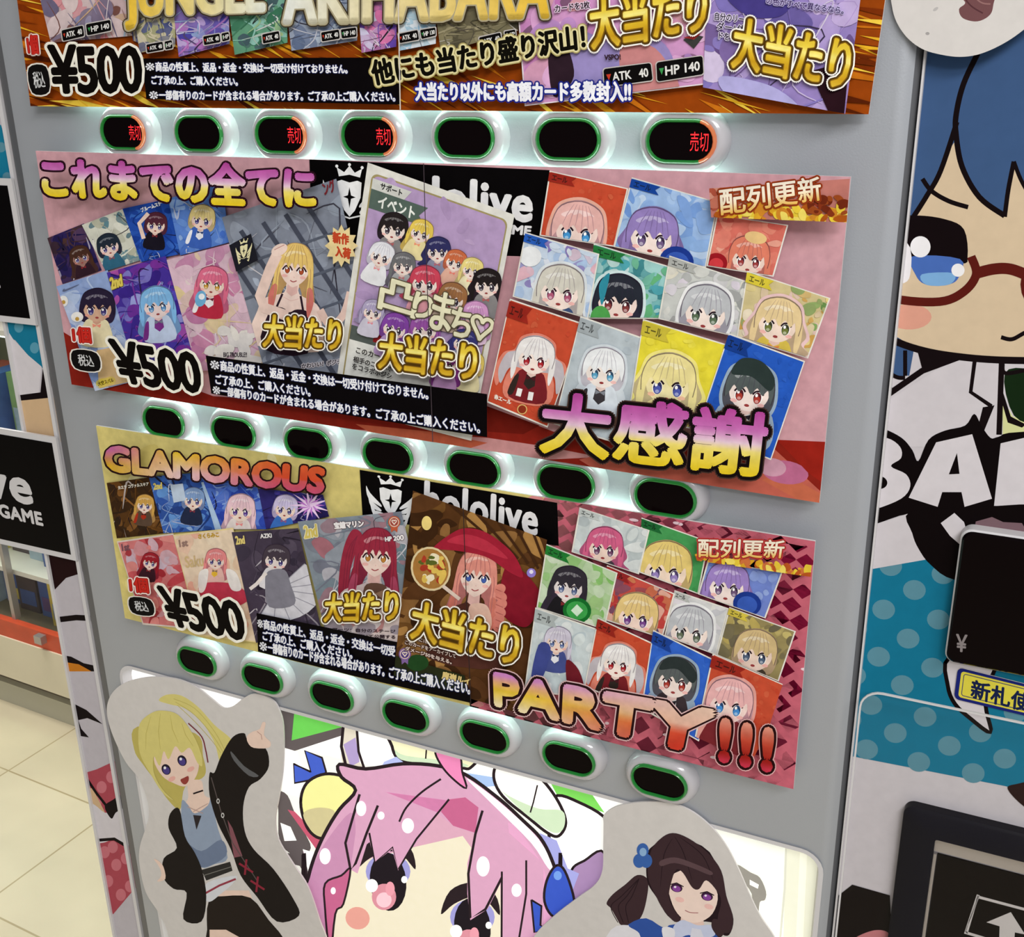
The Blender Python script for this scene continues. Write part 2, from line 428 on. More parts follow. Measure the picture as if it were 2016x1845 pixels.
def portrait(A, cx, cy, s, rot=0.0, hair=(220, 180, 110), tips=None, eye=(150, 70, 40), skin=(236, 210, 198), cloth=(50, 36, 46), tail=False, bare=False, hairlen=3.2):
    """head and shoulders with a pointed chin, a fringe and long locks; s = half the face's width"""
    c, n = math.cos(rot), math.sin(rot)
    T = lambda pts: [(cx+s*(x*c-y*n), cy+s*(x*n+y*c)) for x, y in pts]
    sh = mix(hair, (70, 30, 50), .3); hi = mix(hair, (255, 250, 240), .4); tp = tips or sh; sk2 = mix(skin, (190, 110, 110), .3)
    A.poly(spline(T([(-1.2, .2), (-1.1, -.9), (-.5, -1.65), (.5, -1.65), (1.1, -.9), (1.2, .2), (1.45, 1.4), (1.7, hairlen), (.9, hairlen-.5), (.5, 1.2), (-.5, 1.2), (-.9, hairlen-.4), (-1.7, hairlen), (-1.45, 1.4)]), 4), sh)
    if tail: A.poly(spline(T([(-.9, -1.2), (-1.5, -1.5), (-1.95, -.4), (-2.1, 1.5), (-1.95, 3.6), (-1.5, 3.2), (-1.45, 1.0), (-1.2, -.2)]), 4), hair); [A.line(T(spline([(-1.2, -1.15), (-1.7+d*.3, -.2), (-1.8+d*.3, 1.6), (-1.75+d*.3, 3.0)], 4, closed=False)), s*.04, sh) for d in (0, .5, 1)]
    A.poly(spline(T([(-.38, .9), (.38, .9), (.5, 1.6), (1.7, 2.1), (2.1, 3.0), (2.2, 5.2), (-2.2, 5.2), (-2.1, 3.0), (-1.7, 2.1), (-.5, 1.6)]), 3), skin if bare else cloth)
    if bare: A.poly(spline(T([(-1.3, 2.9), (-.5, 2.6), (0, 2.85), (.5, 2.6), (1.3, 2.9), (1.5, 5.4), (-1.5, 5.4)]), 3), cloth); A.line(T([(-.5, 1.9), (0, 2.1), (.5, 1.9)]), s*.04, sk2); A.line(T([(-.9, 2.7), (-.6, 1.7)]), s*.14, cloth); A.line(T([(.9, 2.7), (.6, 1.7)]), s*.14, cloth)
    A.poly(T([(-.32, .8), (.32, .8), (.36, 1.55), (0, 1.8), (-.36, 1.55)]), sk2)
    A.poly(spline(T([(-.95, -.4), (-.6, -.95), (.6, -.95), (.95, -.4), (.9, .3), (.58, .82), (.12, 1.16), (-.12, 1.16), (-.58, .82), (-.9, .3)]), 4), skin)
    for sx in (-1, 1):
        ex = sx*.46
        A.poly(T(ell(sx*.6, .5, .2, .1, n=10)), mix(skin, (230, 120, 120), .35))
        A.poly(spline(T([(ex-.27, .12), (ex-.1, -.12), (ex+.12, -.12), (ex+.27, .1), (ex+.14, .3), (ex-.14, .3)]), 3), (246, 240, 238))
        A.poly(T(ell(ex, .1, .17, .23, n=14)), mix(eye, (30, 14, 20), .5)); A.poly(T(ell(ex, .16, .13, .15, n=12)), eye); A.poly(T(ell(ex-.05, .0, .055, .07, n=8)), (250, 248, 246))
        A.line(T(spline([(ex-.32, .12), (ex-.14, -.14), (ex+.12, -.15), (ex+.32, .1)], 4, closed=False)), s*.1, (48, 26, 32)); A.line(T([(ex-.2, -.36), (ex, -.44), (ex+.22, -.36)]), s*.05, sh)
    A.line(T([(.0, .5), (.05, .56)]), s*.05, sk2); A.line(T(spline([(-.2, .76), (0, .84), (.22, .74)], 3, closed=False)), s*.06, (160, 70, 76))
    for sx in (-1, 1):
        A.poly(spline(T([(sx*.62, -1.0), (sx*1.1, -.8), (sx*1.28, .4), (sx*1.3, 1.6), (sx*1.15, 2.4), (sx*.95, 1.5), (sx*.98, .6), (sx*.84, -.1)]), 3), hair)
        if tips: A.poly(spline(T([(sx*1.0, 1.2), (sx*1.3, 1.2), (sx*1.5, 2.1), (sx*1.25, 3.1), (sx*1.05, 2.3)]), 3), tp)
        A.line(T(spline([(sx*.8, -.8), (sx*1.08, .1), (sx*1.1, 1.3), (sx*1.12, 2.1)], 4, closed=False)), s*.045, sh)
    A.poly(spline(T([(-1.08, -.1), (-1.06, -.9), (-.55, -1.55), (0, -1.7), (.55, -1.55), (1.06, -.9), (1.08, -.1), (.92, -.3), (.82, -.02), (.6, -.4), (.42, -.05), (.18, -.42), (0, -.02), (-.22, -.42), (-.42, -.04), (-.62, -.4), (-.84, .0), (-.92, -.3)]), 3), hair)
    A.poly(spline(T([(-.8, -.9), (-.4, -1.15), (.2, -1.2), (.6, -1.05), (.3, -1.0), (0, -1.06), (-.3, -.96), (-.6, -.74)]), 3), hi)
    for x, y0 in ((-.8, -.1), (-.5, -.25), (-.1, -.15), (.2, -.3), (.5, -.2), (.84, -.15)): A.line(T([(x*.35, -1.6), (x*.8, -.9), (x, y0)]), s*.045, sh, taper=True)

def card(parent, Y, k, quad, bg, spots=None, n=14, border=(228, 224, 214), figs=(), tagc=None, tag_text='エール', seed=1, extra=None, bw=2.2, split=None, rs=(5, 14), name='printed_card'):
    """one card printed on a poster: border, background, soft colour patches and a plain figure; returns the next free layer"""
    A = Art(Y, clip=quad); A.k = k
    cx = sum(p[0] for p in quad)/4; cy = sum(p[1] for p in quad)/4
    A.poly(quad, border if border else bg)
    if border:
        f = lambda p: (p[0]+(cx-p[0])/math.dist(p, (cx, cy))*bw*1.6, p[1]+(cy-p[1])/math.dist(p, (cx, cy))*bw*1.6)
        inner = [f(p) for p in quad]
        A.poly(inner, bg); A.clip = inner
    if split: A.poly([homog(quad)(u, v) for u, v in split[0]], split[1])
    if spots: A.blobs(quad, spots, int(n*1.3), rs[0]*.8, rs[1], seed, base=bg)
    if spots and not border:                       # brushwork of the busy pictures
        rd = random.Random(seed*7+1); f = homog(quad)
        for i in range(22):
            u, v = rd.random(), rd.random(); p0 = f(u, v); p1 = f(u+rd.uniform(-.3, .3), v+rd.uniform(-.1, .3)); p2 = f(u+rd.uniform(-.4, .4), v+rd.uniform(0, .5))
            c = rd.choice(spots+[(30, 24, 34), (226, 220, 224)])
            A.line(spline([p0, p1, p2], 4, closed=False), rd.uniform(1, 4), tuple(round(x) for x in mix(bg, c, rd.uniform(.4, .9))), taper=True)
    for g in figs: figure(A, **dict(g, s=g['s']*1.17))
    if extra: extra(A)
    A.clip = quad
    if tagc:
        f = homog(quad)
        h = .13
        A.poly([f(.0, .02), f(.32, .02), f(.27, .02+h/2), f(.32, .02+h), f(.0, .02+h)], tagc)
        if tag_text: A.text(tag_text, [f(.04, .045), f(.22, .045), f(.22, .125), f(.04, .125)], mix(tagc, (20, 20, 20), .6), bold=.4)
    o = A.build(name, INK, parent)
    return A.k

def lettering(parent, Y, k, name, *calls):
    A = Art(Y); A.k = k
    for c in calls: c(A)
    A.build(name, INK, parent)
    return A.k

GOLD = stops((0, (214, 176, 40)), (.3, (232, 204, 70)), (.45, (248, 236, 140)), (.55, (226, 190, 50)), (.8, (196, 150, 30)), (1, (222, 186, 60)))
def jackpot(parent, Y, k, q, s=1.0):
    return lettering(parent, Y, k, 'jackpot_lettering',
        lambda A: A.text('大当たり', q, GOLD, bold=2.0*s, out=((10.5*s, (244, 240, 232)), (7.4*s, (78, 54, 14)), (4.0*s, (132, 96, 24)))))
PURY = stops((0, (176, 70, 150)), (.3, (196, 110, 178)), (.52, (226, 200, 212)), (.64, (232, 214, 110)), (1, (226, 196, 40)))

def price(parent, Y, k, qy, q1, qt, b=3.2):
    k = lettering(parent, Y, k, 'price_lettering', lambda A: A.text('¥500', qy, (14, 10, 8), bold=b, out=((b+5.2, (240, 236, 222)),), space=.92))
    k = lettering(parent, Y, k, 'quantity_lettering', lambda A: A.text('1個', q1, (196, 44, 36), bold=.7, out=((4.4, (238, 222, 214)), (2.2, (150, 26, 22)))))
    def tx(A):
        c = [sum(p[i] for p in qt)/4 for i in (0, 1)]
        g = lambda k: [(c[0]+(p[0]-c[0])*k, c[1]+(p[1]-c[1])*k) for p in qt]
        A.poly(spline(g(1.34), 4), (226, 220, 210)); A.poly(spline(g(1.22), 4), (18, 16, 16))
        A.text('税込', g(.8), (205, 205, 205), bold=.3)
    return lettering(parent, Y, k, 'tax_lettering', tx)
NOTE = ('※商品の性質上、返品・返金・交換は一切受け付けておりません。', 'ご了承の上、ご購入ください。', '※一部傷有りのカードが含まれる場合があります。ご了承の上ご購入ください。')
def notice(parent, Y, k, bg, lines, col=(10, 7, 9), texts=NOTE):
    def go(A):
        A.poly(bg, col)
        for t, q in zip(texts, lines):
            f = homog(q); u = 0
            if t[0] == '※':
                w1 = min(.045, 1.05*math.dist(q[0], q[3])/math.dist(q[0], q[1])); u = w1*1.12
                A.text('※', [f(0, .08), f(w1, .08), f(w1, .95), f(0, .95)], (226, 226, 232), bold=.25); t = t[1:]
            A.text(t, [f(u, 0), f(1, 0), f(1, 1), f(u, 1)], (236, 236, 240), bold=.7, out=((2.0, (44, 50, 96)),))
    return lettering(parent, Y, k, 'notice_lettering', go)

def crest(A, c, w, h, col=(236, 236, 236), sk=.17, dark=(6, 5, 6)):
    """shield with a four-pointed star under a small crown, wings either side"""
    F = lambda pts: [(c[0]+x*w, c[1]+y*h+x*w*sk) for x, y in pts]
    for sx in (-1, 1):
        m_ = lambda pts: F([(sx*x, y) for x, y in pts])
        for i in range(4):
            a = .2*i
            A.poly(spline(m_([(.5-.04*i, -.28+a*.9), (.42-.05*i, -.12+a), (.2, .12+a*.6), (.22, .17+a*.6), (.46-.05*i, .0+a*.95)]), 4), col)
    A.poly(F([(-.26, -.3), (-.16, -.34), (0, -.3), (.16, -.34), (.26, -.3), (.24, .0), (.12, .26), (0, .4), (-.12, .26), (-.24, .0)]), dark)
    A.poly(F([(-.23, -.27), (-.15, -.3), (0, -.26), (.15, -.3), (.23, -.27), (.21, .0), (.1, .24), (0, .35), (-.1, .24), (-.21, .0)]), col)
    A.poly(F([(0, -.18), (.03, -.03), (.12, 0), (.03, .03), (0, .2), (-.03, .03), (-.12, 0), (-.03, -.03)]), dark)
    A.poly(F([(-.2, -.36), (-.24, -.52), (-.1, -.44), (0, -.56), (.1, -.44), (.24, -.52), (.2, -.36), (0, -.4)]), col)
    for x, y in ((-.24, -.54), (0, -.58), (.24, -.54)): A.poly(F(ell(x, y, .03, .03, n=8)), col)
    A.line(F([(-.3, .3), (0, .38), (.3, .3)]), w*.03, col)
#==BODY==
# ================================================================== the vending machine
UL, UR = -1.154, -0.1133         # silver panel, left and right
VT, VB = -0.42, 1.62
vm = thing('vending_machine', (-0.5, 0.25, 0), 'vending machine with silver grey front panel, three rows of pill shaped buttons and printed vinyl', 'vending machine')

YW = 0.012                       # plane of the vinyl on either side of the raised panel
# front panel with rounded long edges and the opening of the lit window
wq = [(232, 1306), (1614, 1686), (1602, 1845), (293, 1608)]
pTL, pTR = at(*wq[0]), at(*wq[1]); pL2 = at(293, 1608)
wx0, wx1, wz1, wz0 = (pTL.x+pL2.x)/2, at(1606, 1780).x, (pTL.z+pTR.z)/2-.001, 1.5-1.5*S
mb = MB()
xj = (at(189, 1250, YW).x+at(279, 1845, YW).x)/2         # where the panel's rounded edge meets the vinyl
xl, xr, zb, zt = xj-.0144, UR*S, 1.5-VB*S, 1.5-VT*S
R = .045
prof = []
for i in range(9):
    a = math.pi/2*i/8; prof.append((xl+R-R*math.cos(a)*1.0, R-R*math.sin(a)))
n = len(prof)
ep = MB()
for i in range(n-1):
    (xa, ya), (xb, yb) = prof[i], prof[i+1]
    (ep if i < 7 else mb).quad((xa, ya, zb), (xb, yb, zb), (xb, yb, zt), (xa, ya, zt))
R2 = .014
prof2 = [(xr-R2+R2*math.sin(math.pi/2*i/8), R2-R2*math.cos(math.pi/2*i/8)) for i in range(9)]
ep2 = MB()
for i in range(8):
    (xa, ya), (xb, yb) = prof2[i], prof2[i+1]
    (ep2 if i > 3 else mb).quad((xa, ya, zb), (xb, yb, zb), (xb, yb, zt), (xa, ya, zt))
def rr(x0, x1, z0, z1, r, n=6):
    out = []
    for cx, cz, a0 in ((x1-r, z1-r, 0), (x0+r, z1-r, 90), (x0+r, z0+r, 180), (x1-r, z0+r, 270)):
        out += [(cx+r*math.cos(math.radians(a0+90*i/n)), cz+r*math.sin(math.radians(a0+90*i/n))) for i in range(n+1)]
    return out
hole = rr(wx0, wx1, wz0, wz1, .016)
outer = [(xl+R, zb), (xr-R2, zb), (xr-R2, zt), (xl+R, zt)]
n0 = len(mb.v); allp = outer+hole
mb.v += [(p[0], 0, p[1]) for p in allp]
for t in tessellate_polygon([[Vector((p[0], p[1], 0)) for p in outer], [Vector((p[0], p[1], 0)) for p in hole]]):
    mb.f.append(tuple(n0+i for i in t))
mb.build('front_panel', M['silver'], vm, smooth=True)
ep.build('shaded_edge', M['edge_shade'], vm, smooth=True); ep2.build('shaded_edge', M['edge_shade'], vm, smooth=True)  # curved edges carry their dark shading as a darker grey
hb = MB()
hb.rings([[(p[0], -.0015, p[1]) for p in rr(wx0-.004, wx1+.004, wz0-.004, wz1+.004, .02)], [(p[0], -.0015, p[1]) for p in hole], [(p[0], .010, p[1]) for p in rr(wx0+.003, wx1-.003, wz0+.003, wz1-.003, .013)]])
hb.build('window_bezel', M['edge'], vm, smooth=True)
# body, and the flat front either side
XLE, XRE = (at(94, 1096, YW).x+at(227, 1845, YW).x)/2, 0.42
b = MB(); b.box(XLE, XRE, YW+.012, .55, 0.06, 1.84); b.build('cabinet', M['side'], vm)
b = MB(); b.box(XLE, xj, YW, YW+.0119, .12, 1.83); b.box(xr-.004, XRE, YW, YW+.0119, .12, 1.83)
b.build('front_frame', M['edge'], vm)
b = MB(); b.box(XLE+.03, XRE-.03, .06, .5, 0, .06); b.build('plinth', M['frame'], vm)
b = MB(); b.box(XLE-.0015, XLE+.0025, YW-.003, YW+.01, .12, 1.83); b.box(xj-.0052, xj-.0002, YW-.003, YW, .12, 1.83); b.box(xr+.0005, xr+.0019, YW-.006, YW, .12, 1.83)
b.build('edge_trim', M['edge'], vm)
# light strips behind the poster edges
def ledbar(V0, U0, U1):
    b = MB(); z = 1.5-V0*S
    b.box(U0*S, U1*S, -.0085, -.0005, z-.004, z+.004); b.build('light_strip', M['led'], vm)
ledbar(.0385, -1.02, -.27); ledbar(.114, -1.02, -.27)
ledbar(.376, -1.0, -.33); ledbar(.446, -1.0, -.3)
ledbar(.694, -.95, -.4)

# selection buttons: white raised bezel, coloured ring, dark window
def pill(hw, hh, Y, n=12):
    out = []
    for s_, a0 in ((1, -90), (-1, 90)):
        for i in range(n+1):
            a = math.radians(a0+180*i/n); out.append((s_*(hw-hh)+hh*math.cos(a), Y, hh*math.sin(a)))
    return out
def make_button(sold):
    k = S
    mb = MB()
    sec = [(.0415, .0288, 0), (.0415, .0288, -.003), (.0405, .028, -.0075), (.0382, .0258, -.0105), (.0355, .0228, -.0122), (.0338, .0206, -.0125), (.0325, .0193, -.0122), (.0322, .019, -.010)]
    mb.rings([pill(a*k, c*k, y) for a, c, y in sec])
    bt = mb.build('selection_button', M['bezel'], None, smooth=True)
    mb = MB()
    sec = [(.0324, .0192, -.0118), (.0320, .0188, -.0142), (.0308, .0176, -.0152), (.0300, .0168, -.0150), (.0292, .0160, -.0138), (.0290, .0158, -.0105)]
    mb.rings([pill(a*k, c*k, y) for a, c, y in sec])
    rg = mb.build('button_ring', M['ring'], None, smooth=True)
    if sold:
        rg.data.materials.append(M['ring_red'])
        for p in rg.data.polygons:
            if sum(rg.data.vertices[v].co.x for v in p.vertices)/len(p.vertices) > .017*k: p.material_index = 1
    mb = MB(); mb.rings([pill(.0296*k, .0164*k, -.0124), pill(.0296*k, .0164*k, -.0118)], cap0=True)
    ln = mb.build('display_lens', M['lens'], None)
    ch = [rg, ln]
    if sold:
        gv, gf = glyphs('売切')
        sg = MB(); sg.v = [((.0085+p[0]*.0165)*k, -.01252, (.0082-p[1]*.0165)*k) for p in gv]; sg.f = list(gf)
        ch.append(sg.build('sold_out_sign', M['red'], None))
        ch[-1]['label'] = 'lit red sold out characters'
    for c in ch: c.parent = bt
    return bt, ch
def dup_button(src):
    bt, ch = src
    o = bt.copy(); COL.objects.link(o)
    for c in ch:
        d = c.copy(); d.parent = o; COL.objects.link(d)
    return o
PB, PS = make_button(False), make_button(True)
used = set()
for row, (V, U0, DU) in enumerate(((.0765, -.965, .1091), (.4205, -.9616, .1079), (.7585, -.9591, .1081))):
    for i in range(7):
        src = PS if (row == 0 and i in (0, 2, 3, 6)) else PB
        o = src[0] if id(src) not in used else dup_button(src)
        used.add(id(src))
        o.location = PU((U0+DU*i)*.985, V*.985)
        o.parent = vm; o.matrix_parent_inverse = Matrix.Translation(-vm.location)

# ================================================================== posters
YP = -.0145
def poster(label, sheets, name='poster'):
    q = sheets[0]
    c = sum((at(*p, YP) for s in sheets for p in s), Vector())/(4*len(sheets))
    t = thing(name, c, label, 'poster', 'posters on the vending machine')
    return t
def sheet(t, q, draw, lift=0.0, k=0):
    mb = MB(); mb.prism([at(*p, YP+.0003-lift) for p in q], .0022); mb.build('paper_sheet', M['sheet'], t)
    A = Art(YP-lift, clip=q); A.k = k; draw(A); A.build('background_print', INK, t); return A.k

# ---- top poster (orange streaks)
p1 = poster('orange streaked poster above the topmost row of buttons, gold lettering along its upper edge', [[(0, -300), (1770, -330), (1710, 225), (60, 209)]])
P1L = [(-8, -330), (782, -330), (787, 217), (60, 209)]; P1R = [(781, -330), (1790, -330), (1710, 225), (786, 217)]
def streaks(q, seed):
    def go(A):
        rd = random.Random(seed)
        A.poly(q, (150, 66, 12))
        x0 = min(p[0] for p in q); x1 = max(p[0] for p in q)
        for i in range(150):
            x = rd.uniform(x0-60, x1+60); y = rd.uniform(-60, 230)
            L = rd.uniform(50, 190); cx = 800; dx, dy = (x-cx), (y-40)
            sx = 1 if dx >= 0 else -1
            a = sx*rd.uniform(.25, .75) if abs(dx) < 700 else rd.uniform(.05, .35)*sx
            wv = rd.uniform(3, 15); c = rd.choice([(222, 152, 32), (236, 200, 70), (230, 176, 40), (104, 40, 8), (84, 30, 6), (196, 110, 22), (120, 46, 8)])
            ex, ey = x+L, y+L*a*(-1 if sx < 0 else 1)
            A.poly([(x, y), (x+L*.5, y+(ey-y)*.5-wv/2), (ex, ey), (x+L*.5, y+(ey-y)*.5+wv/2)], c)
    return go
ka = sheet(p1, P1L, streaks(P1L, 3), k=2)
kb = sheet(p1, P1R, streaks(P1R, 8), lift=.0006, k=2)
k = max(ka, kb)+6+int(.0006/EPS)
# cards along the top
k = card(p1, YP, k, [(40, -160), (235, -190), (268, 70), (100, 84)], (196, 170, 172), [(214, 120, 130), (90, 110, 170), (150, 190, 214), (226, 214, 210), (60, 60, 100), (190, 150, 90), (84, 40, 30)], 60, None, seed=4, rs=(8, 26))
k = card(p1, YP, k, [(228, -160), (262, -170), (282, 88), (262, 80)], (60, 70, 120), [(30, 36, 80), (190, 170, 130)], 20, None, seed=5)
strip = [((262, 10), (345, 5), (345, 92), (275, 104), (196, 186, 150), [(60, 70, 130), (120, 130, 90), (224, 214, 190)]),
         ((340, 8), (450, 0), (452, 86), (352, 112), (130, 110, 180), [(60, 56, 150), (200, 120, 190), (150, 190, 220), (226, 200, 230)]),
         ((448, 6), (565, -4), (566, 84), (462, 108), (96, 150, 120), [(40, 96, 70), (150, 200, 190), (190, 210, 150), (60, 70, 90)]),
         ((562, 4), (705, -6), (703, 80), (574, 100), (150, 160, 180), [(60, 76, 110), (200, 214, 226), (96, 110, 140)]),
         ((704, 0), (782, -6), (780, 92), (712, 104), (170, 110, 160), [(80, 60, 170), (224, 120, 170), (214, 220, 240)]),
         ((784, 20), (858, 10), (858, 86), (786, 100), (190, 210, 220), [(150, 190, 214), (226, 230, 234)]),
         ((856, 16), (1018, 0), (1020, 60), (868, 104), (130, 122, 92), [(60, 56, 44), (90, 84, 66), (170, 160, 130)])]
for i, (a, b_, c_, d_, bgc, sp) in enumerate(strip):
    k = card(p1, YP, k, [a, b_, c_, d_], bgc, sp, 26, None, seed=20+i, rs=(5, 16))
k = card(p1, YP, k, [(1006, -160), (1390, -190), (1409, 164), (1033, 209)], (206, 150, 196), [(226, 176, 214), (190, 110, 176), (170, 130, 190), (236, 210, 228), (90, 60, 80), (216, 160, 160)], 70, (232, 222, 226), seed=31, rs=(10, 34),
         extra=lambda A: (A.poly(spline([(1130, 60), (1220, 90), (1300, 80), (1330, 150), (1280, 215), (1120, 215), (1095, 140)]), (150, 136, 190)), A.poly(spline([(1220, 100), (1290, 95), (1340, 190), (1250, 215)]), (196, 130, 130)),
                          A.poly(spline([(1080, 90), (1110, 80), (1130, 150), (1090, 190)]), (46, 30, 40)), A.poly([(1345, 78), (1366, 68), (1385, 72), (1366, 96)], (60, 60, 58)), A.poly([(1345, 74), (1380, 66), (1366, 78)], (190, 60, 60))))
k = card(p1, YP, k, [(1398, -160), (1715, -160), (1664, 224), (1384, 172)], (150, 130, 190), [(120, 110, 180), (180, 150, 206), (210, 190, 226), (96, 84, 150), (226, 214, 232), (84, 60, 110)], 60, None, seed=33, rs=(10, 36),
         extra=lambda A: (A.poly([(1595, 140), (1672, 120), (1662, 224), (1630, 218)], (40, 18, 26)), A.poly(spline([(1430, -20), (1560, -20), (1540, 30), (1470, 30)]), (70, 60, 130)), A.poly(spline([(1420, 150), (1520, 170), (1570, 215), (1440, 190)]), (176, 170, 220))))
def label_tab(A, q, txt, tri_):
    A.poly(rrect([(q[0][0]-2, q[0][1]-2), (q[1][0]+2, q[1][1]-2), (q[2][0]+2, q[2][1]+2), (q[3][0]-2, q[3][1]+2)], .16), (190, 184, 180))
    A.poly(rrect(q, .14), (14, 12, 12))
    f = homog(q)
    A.poly([f(.05, .33), f(.15, .33), f(.1, .68)], tri_)
    A.text(txt, [f(.18, .27), f(.92, .27), f(.92, .75), f(.18, .75)], (224, 222, 218), bold=.5*(q[3][1]-q[0][1])/30)
def tabs(A):
    R_, G_ = (200, 60, 40), (60, 150, 80)
    for q, t, c in (([(121, 60), (163, 50), (166, 71), (124, 81)], 'ATK  40', R_), ([(169, 48), (217, 39), (219, 60), (172, 70)], 'HP 140', G_),
                    ([(288, 88), (320, 82), (322, 98), (290, 104)], 'ATK  40', R_), ([(324, 82), (338, 79), (340, 95), (326, 98)], 'HP', G_),
                    ([(400, 72), (432, 66), (434, 83), (402, 89)], 'ATK  40', R_), ([(436, 66), (450, 63), (452, 78), (438, 82)], 'HP', G_),
                    ([(516, 68), (549, 61), (551, 79), (518, 86)], 'ATK  40', R_), ([(632, 64), (667, 58), (669, 76), (634, 82)], 'ATK  40', R_), ([(671, 58), (701, 54), (702, 72), (673, 76)], 'HP 140', G_),
                    ([(784, 67), (822, 59), (825, 78), (787, 85)], 'ATK  40', R_), ([(827, 59), (857, 54), (858, 70), (830, 77)], 'HP 130', G_),
                    ([(943, 74), (985, 64), (988, 84), (946, 94)], 'ATK  40', R_), ([(993, 62), (1014, 58), (1016, 74), (995, 79)], 'HP', G_),
                    ([(1188, 136), (1281, 124), (1285, 158), (1190, 171)], 'ATK   40', R_), ([(1292, 123), (1383, 110), (1385, 146), (1294, 161)], 'HP 140', G_)):
        label_tab(A, q, t, c)
    A.text('VSPO!', [(1190, 108), (1221, 107), (1222, 117), (1190, 118)], (50, 30, 40), bold=.5)
    A.text('カードを2枚', [(1092, 10), (1160, 2), (1161, 16), (1093, 25)], (40, 26, 36), bold=.4, out=((2, (226, 206, 224)),))
    for i, t in enumerate(('自分のリー', 'ダー1体', 'ドを1枚引')):
        A.text(t, [(1408+i*4, 24+i*19), (1466+i*2, 30+i*20), (1465+i*2, 46+i*20), (1407+i*4, 39+i*19)], (30, 24, 40), bold=.3, out=((1.8, (220, 210, 232)),))
    A.text('の色がすべて異なるなら。', [(1510, -6), (1662, 14), (1660, 28), (1508, 8)], (60, 44, 90), bold=.3, out=((1.6, (190, 180, 220)),))
k = lettering(p1, YP, k, 'stat_labels', tabs)
def goldx(a, b):
    return lambda u, v: tuple(round(x, 1) for x in mix(mix(a, b, u), (60, 50, 20), .28 if v > .93 else (0 if v > .45 else .12)))
k = lettering(p1, YP, k, 'title_lettering',
    lambda A: A.text('JUNGLE', [(245, -52), (520, -66), (518, 48), (250, 56)], goldx((232, 190, 60), (226, 228, 214)), bold=4.2, out=((9.5, (60, 50, 36)), (7.0, (170, 160, 130))), space=1.04, bands=12),
    lambda A: A.text('AKIHABARA', [(558, -64), (1085, -76), (1078, 33), (560, 45)], goldx((226, 228, 222), (230, 186, 60)), bold=4.2, out=((9.5, (60, 50, 36)), (7.0, (170, 160, 130))), space=1.04, bands=12))
k = notice(p1, YP, k, [(280, 115), (783, 113), (787, 206), (288, 195)],
           [[(286, 122), (683, 127), (684, 145), (287, 140)], [(298, 149), (467, 152), (468, 169), (299, 166)], [(293, 178), (777, 181), (778, 200), (294, 196)]])
k = price(p1, YP, k, [(95, 91), (274, 89), (279, 181), (106, 183)], [(52, 70), (72, 68), (76, 106), (57, 107)], [(60, 138), (88, 136), (93, 176), (66, 178)], 3.4)
k = lettering(p1, YP, k, 'slogan_lettering',
    lambda A: A.text('他にも当たり盛り沢山！', [(728, 120), (1148, 48), (1152, 95), (738, 168)], (16, 14, 8), bold=2.1, out=((7.5, (170, 156, 96)), (5.5, (222, 212, 160)))),
    lambda A: A.text('大当たり以外にも高額カード多数封入!!', [(818, 163), (1241, 160), (1241, 200), (819, 198)], (238, 238, 244), bold=1.6, out=((4.8, (30, 40, 130)),)))
k = jackpot(p1, YP, k, [(1160, -4), (1392, -42), (1388, 62), (1166, 97)])
k = jackpot(p1, YP, k, [(1450, 34), (1680, 78), (1664, 178), (1440, 132)])

k = lettering(p1, YP, k, 'sheet_seam', lambda A: A.line([(782, -300), (784, 0), (788, 216)], 2.2, (214, 206, 196)))

# ---- middle poster (pink and red)
p2 = poster('pink and red poster between the top and second button rows, purple and yellow lettering', [[(70, 297), (1675, 348), (1613, 990), (141, 757)]])
P2 = [(70, 297), (1675, 348), (1613, 990), (141, 757)]
P2L = [(70, 297), (838, 321), (855, 871), (141, 757)]; P2R = [(833, 321), (1675, 348), (1613, 990), (850, 870)]
def bg2(q):
    def go(A):
        A.poly(q, (204, 156, 164)); A.clip = q
        A.poly([(60, 640), (122, 652), (200, 700), (420, 780), (700, 800), (960, 800), (1090, 850), (1180, 830), (1480, 890), (1530, 866), (1640, 872), (1660, 1000), (120, 780)], (136, 34, 24))
        A.poly([(690, 845), (960, 862), (1080, 880), (1180, 900), (1080, 905), (960, 900), (740, 860)], (196, 140, 140))
        A.poly([(700, 835), (850, 850), (960, 872), (900, 890), (740, 858)], (188, 92, 66))
        A.poly([(960, 800), (1062, 838), (1030, 855), (960, 850)], (110, 26, 18))
        A.poly([(1140, 905), (1200, 890), (1480, 920), (1520, 880), (1640, 990), (1600, 1010), (1180, 930)], (190, 96, 80))
        A.poly([(1500, 945), (1540, 930), (1640, 985), (1600, 1000)], (196, 104, 76))
        A.poly(ell(1546, 930, 46, 23, .15), (186, 104, 140)); A.poly(ell(1520, 920, 28, 18, .15), (200, 150, 170))
        A.poly([(1530, 866), (1625, 870), (1618, 950), (1590, 930)], (150, 34, 24))
        A.blobs(q, [(208, 160, 168), (198, 150, 160), (212, 166, 170)], 0, 10, 40, 2)
    return go
ka = sheet(p2, P2L, bg2(P2L), k=2)
kb = sheet(p2, P2R, bg2(P2R), lift=.0006, k=2)
k = kb+6+int(.0006/EPS)
def sign2(A):
    A.poly([(609, 314), (1082, 335), (1062, 506), (615, 490)], (8, 6, 7))
    crest(A, (688, 388), 104, 110, sk=.06)
    A.text('hololive', [(752, 340), (1048, 366), (1045, 436), (752, 412)], (232, 230, 230), bold=3.4, space=1.05)
    A.text('OFFICIAL CARD GAME', [(760, 428), (1046, 446), (1044, 463), (760, 444)], (232, 230, 230), bold=1.3)
k = lettering(p2, YP, k, 'logo_print', sign2)
SK = (232, 206, 192)
RT = .21                          # the cards on the right lean like this
